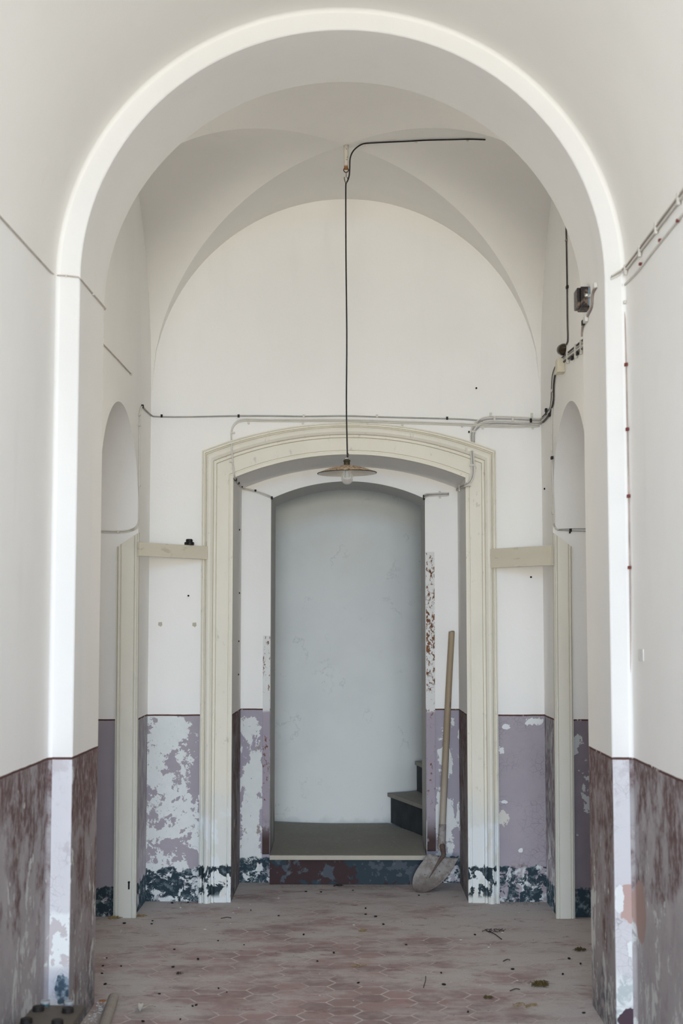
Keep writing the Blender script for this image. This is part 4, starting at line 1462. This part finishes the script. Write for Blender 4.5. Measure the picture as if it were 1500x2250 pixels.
# keyhole plate at the foot of the left frame
p = on(1, NICHE_Y-0.04, 283, 1945)
bm = bmesh.new()
box(bm, (p.x-0.004, p.y-0.003, p.z-0.022), (p.x+0.004, p.y+0.003, p.z+0.012), 0.001)
tube(bm, [(p.x, p.y+0.003, p.z+0.015), (p.x, p.y-0.004, p.z+0.015)], 0.006, 10)
tag(link('keyhole_plate', bm, M_black_dull), 'dark rusted keyhole plate near the foot of the left frame', 'lock plate')

# ------------------------------------------------------------------ plate with knobs in the lower left corner
zt = 0.25
k = NT('brown_grimy_plate', 0.6)
M_plate = k.done(k.mix(k.noise(14, detail=6), (0.150, 0.125, 0.100), (0.080, 0.066, 0.053)))
M_knob = plain('black_rubber_knob', (0.018, 0.014, 0.013), 0.6)
stn = thing('plate_stand', 'low stand with a brown plate top and black round knobs by the left pier', 'stand', (-0.958, 4.7, 0))
link('top_plate', box(bmesh.new(), (-1.046, 4.40, zt-0.022), (-0.872, 5.02, zt), 0.003), M_plate, stn)
link('body', box(bmesh.new(), (-1.035, 4.42, 0.0), (-0.895, 5.0, zt-0.022), 0.004), plain('dark_stand_body', (0.05, 0.043, 0.037), 0.7), stn)
for px, py in ((84, 2219), (149, 2222), (58, 2246), (126, 2249)):
    p = on(2, zt, px, py+2)
    link('knob', lathe(bmesh.new(), [(0, 0.016), (0.017, 0.016), (0.019, 0.014), (0.020, 0.0), (0, 0)], (p.x, p.y, zt), 24), M_knob, stn)
for y in (4.55, 4.45):
    for x in (-1.01, -0.915):
        link('knob', lathe(bmesh.new(), [(0, 0.016), (0.017, 0.016), (0.019, 0.014), (0.020, 0.0), (0, 0)], (x, y, zt), 24), M_knob, stn)
k = NT('cloudy_glass', 0.25)
k.b.inputs['Transmission Weight'].default_value = 0.6
M_cloud = k.done((0.74, 0.74, 0.74))
for (px, py), lab in (((100, 2211), 'squat pale glass cup with a teal band at the left rear of the plate'), ((151, 2214), 'squat cloudy glass cup at the right rear of the plate')):
    p = on(2, zt, px, py)
    p.y = min(p.y, 4.995)
    o = tag(link('glass_cup', lathe(bmesh.new(), [(0, 0.001), (0.013, 0.001), (0.015, 0.003), (0.0165, 0.022), (0.0150, 0.022), (0.0135, 0.005), (0, 0.005)], (p.x, p.y, zt), 24), M_cloud, smooth=True), lab, 'cup')
    if px < 120:
        link('band', lathe(bmesh.new(), [(0.0158, 0.004), (0.0163, 0.004), (0.0170, 0.012), (0.0164, 0.012)], (p.x, p.y, zt), 24), plain('teal_band', (0.05, 0.12, 0.14), 0.4), o, smooth=True)

# pipe on the floor
pa, pb = on(2, 0.024, 249, 2193), on(2, 0.024, 226, 2262)
pb = pa + (pb-pa)*1.3
tag(link('pipe', tube(bmesh.new(), [pa, pb], 0.022, 16), plain('dusty_clay_pipe', (0.36, 0.32, 0.28), 0.85, var=0.12)), 'dusty grey pipe lying on the floor beside the left pier', 'pipe')

# ------------------------------------------------------------------ litter on the floor
PELLETS = [(479, 2068), (536, 2077), (551, 2001), (672, 1960), (705, 1961), (775, 1957), (667, 2055), (383, 2087), (435, 2109), (266, 2124), (234, 2106), (224, 2140),
           (226, 2123), (231, 2164), (380, 2126), (480, 2173), (498, 2181), (350, 2185), (423, 2212), (431, 2210), (396, 2241), (314, 2246), (787, 2161), (733, 2095), (697, 2113),
           (612, 2013), (803, 1997), (803, 2010), (825, 2015), (842, 2032), (892, 2077), (1043, 2055), (969, 2139), (975, 2165), (1028, 2225), (1126, 2131), (1250, 2108),
           (920, 1968), (1275, 2119), (1282, 2227), (335, 2024), (273, 2030), (333, 2031), (1236, 2142), (378, 1985), (413, 1984)]
bm = bmesh.new()
bmesh.ops.create_uvsphere(bm, u_segments=10, v_segments=6, radius=1)
for v in bm.verts:
    v.co = Vector((v.co.x*0.0095*(1+0.15*v.co.y), v.co.y*0.0045, 0.0040+v.co.z*0.0042))
src = None
for i, q in enumerate(PELLETS):
    p = on(2, 0, *q)
    if src is None:
        src = tag(link('seed_pellet', bm, M_black_dull, smooth=True), 'tiny black pellet lying on the dusty tile floor', 'pellet', 'black pellets on the floor')
        o = src
    else:
        o = src.copy()
        COL.objects.link(o)
    o.location = (p.x, p.y, 0)
    o.rotation_euler = (0, 0, random.uniform(0, PI))
    s = random.uniform(0.6, 1.15)
    o.scale = (s, s, s)

M_chip = plain('white_plaster', (0.78, 0.77, 0.75), 0.9)
CHIPS = [(265, 2048), (512, 2006), (549, 1988), (612, 1974), (524, 1995), (702, 2140), (777, 2033), (1104, 2049), (1077, 2076), (1073, 2082), (939, 2137), (1054, 2165), (990, 2158), (702, 2188),
         (1136, 2155), (230, 2106), (238, 2093), (266, 2045), (312, 2035), (450, 2043), (506, 2030), (776, 2199), (993, 1985), (1140, 2006), (1012, 2066), (703, 1960), (1214, 2004), (396, 1995)]
bm = bmesh.new()
bmesh.ops.create_icosphere(bm, subdivisions=1, radius=1)
for v in bm.verts:
    f = random.uniform(0.7, 1.2)
    v.co = Vector((v.co.x*0.0055*f, v.co.y*0.0045*f, 0.0018+v.co.z*0.0018))
src = None
for q in CHIPS:
    p = on(2, 0, *q)
    if src is None:
        src = tag(link('plaster_chip', bm, M_chip), 'tiny white plaster chip lying on the floor', 'plaster chip', 'white plaster chips on the floor')
        o = src
    else:
        o = src.copy()
        COL.objects.link(o)
    o.location = (p.x, p.y, 0)
    o.rotation_euler = (0, 0, random.uniform(0, PI))
    s = random.uniform(0.6, 1.3)
    o.scale = (s*1.3, s, s)

M_moss = plain('dry_moss', (0.115, 0.085, 0.035), 0.95, var=0.4, scale=90)
M_straw = plain('dry_straw', (0.34, 0.24, 0.11), 0.9, var=0.3, scale=60)
M_twig = plain('dark_twig', (0.05, 0.030, 0.022), 0.9, var=0.3)


def tuft(name, label, cat, q, r, h, n, mat, sx=1.0):
    """a matted clump: many short curled fibres in one mesh"""
    p = on(2, 0, *q)
    bm = bmesh.new()
    for i in range(n):
        a = random.uniform(0, 2*PI)
        d = r*math.sqrt(random.random())
        c_ = Vector((p.x+d*math.cos(a)*sx, p.y+d*math.sin(a), 0.002))
        l = random.uniform(0.3, 0.9)*r
        b = random.uniform(0, 2*PI)
        hh = h*random.uniform(0.3, 1)*(1-0.6*d/r)
        tube(bm, [c_, c_+Vector((math.cos(b)*l*0.5, math.sin(b)*l*0.5, hh)), c_+Vector((math.cos(b)*l, math.sin(b+0.6)*l, hh*0.4+0.001))], 0.0012, 4, 0)
    return tag(link(name, bm, mat), label, cat)


tuft('moss_clump', 'largest dry moss clump, on the floor at the lower right', 'moss', (1185, 2166), 0.034, 0.030, 110, M_moss, 1.1)
tuft('moss_clump', 'small dry moss clump at bottom right, left of the largest clump', 'moss', (1071, 2194), 0.018, 0.016, 45, M_moss)
tuft('moss_clump', 'yellowish moss bit on the floor below the step, near the middle', 'moss', (795, 2046), 0.018, 0.012, 40, M_straw)
tuft('moss_clump', 'brown moss clump against the foot of the right pier, in its shade', 'moss', (1274, 2089), 0.024, 0.022, 60, M_moss)
tuft('moss_clump', 'flat straw-like bit on the floor left of the middle, beyond the bottom edge tiles', 'moss', (788, 2123), 0.022, 0.005, 30, M_straw, 1.6)
tuft('straw_wisp', 'flat wisp of pale straw at the bottom right of the floor', 'straw', (1150, 2209), 0.035, 0.004, 35, M_straw, 1.6)
tuft('straw_wisp', 'straw heaped at the left foot of the left frame', 'straw', (250, 2018), 0.028, 0.018, 60, M_straw, 1.2)
tuft('straw_wisp', 'straw caught at the right foot of the left frame', 'straw', (309, 2014), 0.022, 0.012, 40, M_straw)
tuft('debris_wisp', 'dark wisp of debris on the floor before the right back panel', 'debris', (1085, 2046), 0.04, 0.008, 40, M_twig, 1.6)
tuft('debris_wisp', 'dark crumbs of debris at the foot of the step riser', 'debris', (742, 1947), 0.022, 0.008, 40, M_twig, 1.5)
tuft('debris_wisp', 'dark crumbs of debris on the floor left of the middle', 'debris', (393, 2141), 0.016, 0.012, 16, M_twig)


def twig(q0, q1, label, r=0.0022, mat=None):
    a, b = on(2, 0.003, *q0), on(2, 0.003, *q1)
    m = (a+b)/2 + Vector((0.004, 0.01, 0.003))
    tag(link('twig', tube(bmesh.new(), [a, m, b], r, 6, 4), mat or M_twig, smooth=True), label, 'twig')


twig((1105, 2112), (1120, 2109), 'short dark twig on the floor right of the middle')
twig((1068, 2045), (1102, 2064), 'long thin dark twig on the floor before the right back panel')
twig((1120, 2177), (1142, 2174), 'short dark twig left of the largest moss clump')
twig((485, 2018), (508, 2017), 'dark twig on the floor before the left back panel', 0.002)
twig((935, 2145), (930, 2170), 'thin curved twig on the floor in the middle right', 0.0015)

# dried pale leaf with curled tips
p = on(2, 0.0, 308, 2222)
k = NT('dry_leaf', 0.8)
M_leaf = k.done(k.mix(k.smooth(k.noise(25), 0.5, 0.62), (0.60, 0.56, 0.50), (0.36, 0.22, 0.12)))
lf = thing('dry_leaf', 'curled pale dried leaf with a thin stalk at the bottom left of the floor', 'leaf', p)
bm = bmesh.new()
for ang, l, w in ((0.25, 0.060, 0.011), (1.7, 0.045, 0.010), (-1.4, 0.035, 0.010)):
    rows = []
    for i in range(7):
        s = i/6
        c_ = p + Vector((math.cos(ang)*l*s, math.sin(ang)*l*s*1.4, 0.004+0.014*math.sin(s*PI*0.8)))
        ww = w*math.sin(PI*(0.12+0.88*s))+0.0006
        n_ = Vector((-math.sin(ang), math.cos(ang), 0))
        rows.append([bm.verts.new(c_+n_*ww+Vector((0, 0, 0.005))), bm.verts.new(c_), bm.verts.new(c_-n_*ww+Vector((0, 0, 0.005)))])
    for a, b in zip(rows, rows[1:]):
        for j in range(2):
            bm.faces.new((a[j], a[j+1], b[j+1], b[j]))
o = link('blade', bm, M_leaf, lf, smooth=True)
o.modifiers.new('thickness', 'SOLIDIFY').thickness = 0.0008
pts = [p+Vector(v) for v in ((0, 0, 0.004), (0.0, 0.06, 0.005), (-0.008, 0.10, 0.012), (-0.018, 0.07, 0.004))]
link('stalk', tube(bmesh.new(), pts, 0.0012, 5, 5), M_leaf, lf, smooth=True)

# brown flake and white crumbs at the foot of the left jamb
p = on(2, 0, 225, 2200)
bm = bmesh.new()
lathe(bm, [(0, 0.005), (0.012, 0.004), (0.016, 0.001), (0, 0.0)], (0, 0, 0), 9)
for v in bm.verts:
    v.co = Vector((p.x+v.co.x, p.y+v.co.y*1.3, v.co.z))
tag(link('brick_flake', bm, plain('orange_brick', (0.36, 0.17, 0.08), 0.9)), 'orange-brown brick flake among crumbs by the left pier', 'flake')
bm = bmesh.new()
for i in range(170):
    x, y = random.gauss(-0.985, 0.03), random.uniform(5.45, 6.08)
    if x < WL+0.006 or x > -0.93:
        continue
    s = random.uniform(0.0015, 0.005)
    b = bmesh.new()
    bmesh.ops.create_icosphere(b, subdivisions=1, radius=s)
    for v in b.verts:
        v.co = Vector((x+v.co.x*random.uniform(0.8, 1.5), y+v.co.y, max(0.0003, v.co.z*0.6+s*0.4)))
    join(bm, b)
o = tag(link('plaster_crumbs', bm, M_chip), 'scatter of white plaster crumbs along the foot of the left pier', 'debris')
o['kind'] = 'stuff'
bm = bmesh.new()
for i in range(420):
    side = random.choice((0, 1, 2, 3))
    if side == 0:
        x, y = random.uniform(-1.0, -0.82), YB-abs(random.gauss(0, 0.05))-0.01
    elif side == 1:
        x, y = random.uniform(0.86, 1.10), YB-abs(random.gauss(0, 0.05))-0.01
    elif side == 2:
        x, y = random.uniform(-0.46, 0.66), 8.80-abs(random.gauss(0, 0.05))-0.01
    else:
        x, y = random.uniform(-0.9, 1.0), random.uniform(5.7, 8.1)
    s = random.uniform(0.0010, 0.0030)
    b = bmesh.new()
    bmesh.ops.create_icosphere(b, subdivisions=1, radius=s)
    for v in b.verts:
        v.co = Vector((x+v.co.x, y+v.co.y, max(0.0002, v.co.z*0.7+s*0.5)))
    join(bm, b)
o = tag(link('floor_grit', bm, plain('mixed_grit', (0.25, 0.22, 0.20), 0.9, var=0.45, scale=400)), 'fine grit scattered over the dusty tile floor', 'debris')
o['kind'] = 'stuff'
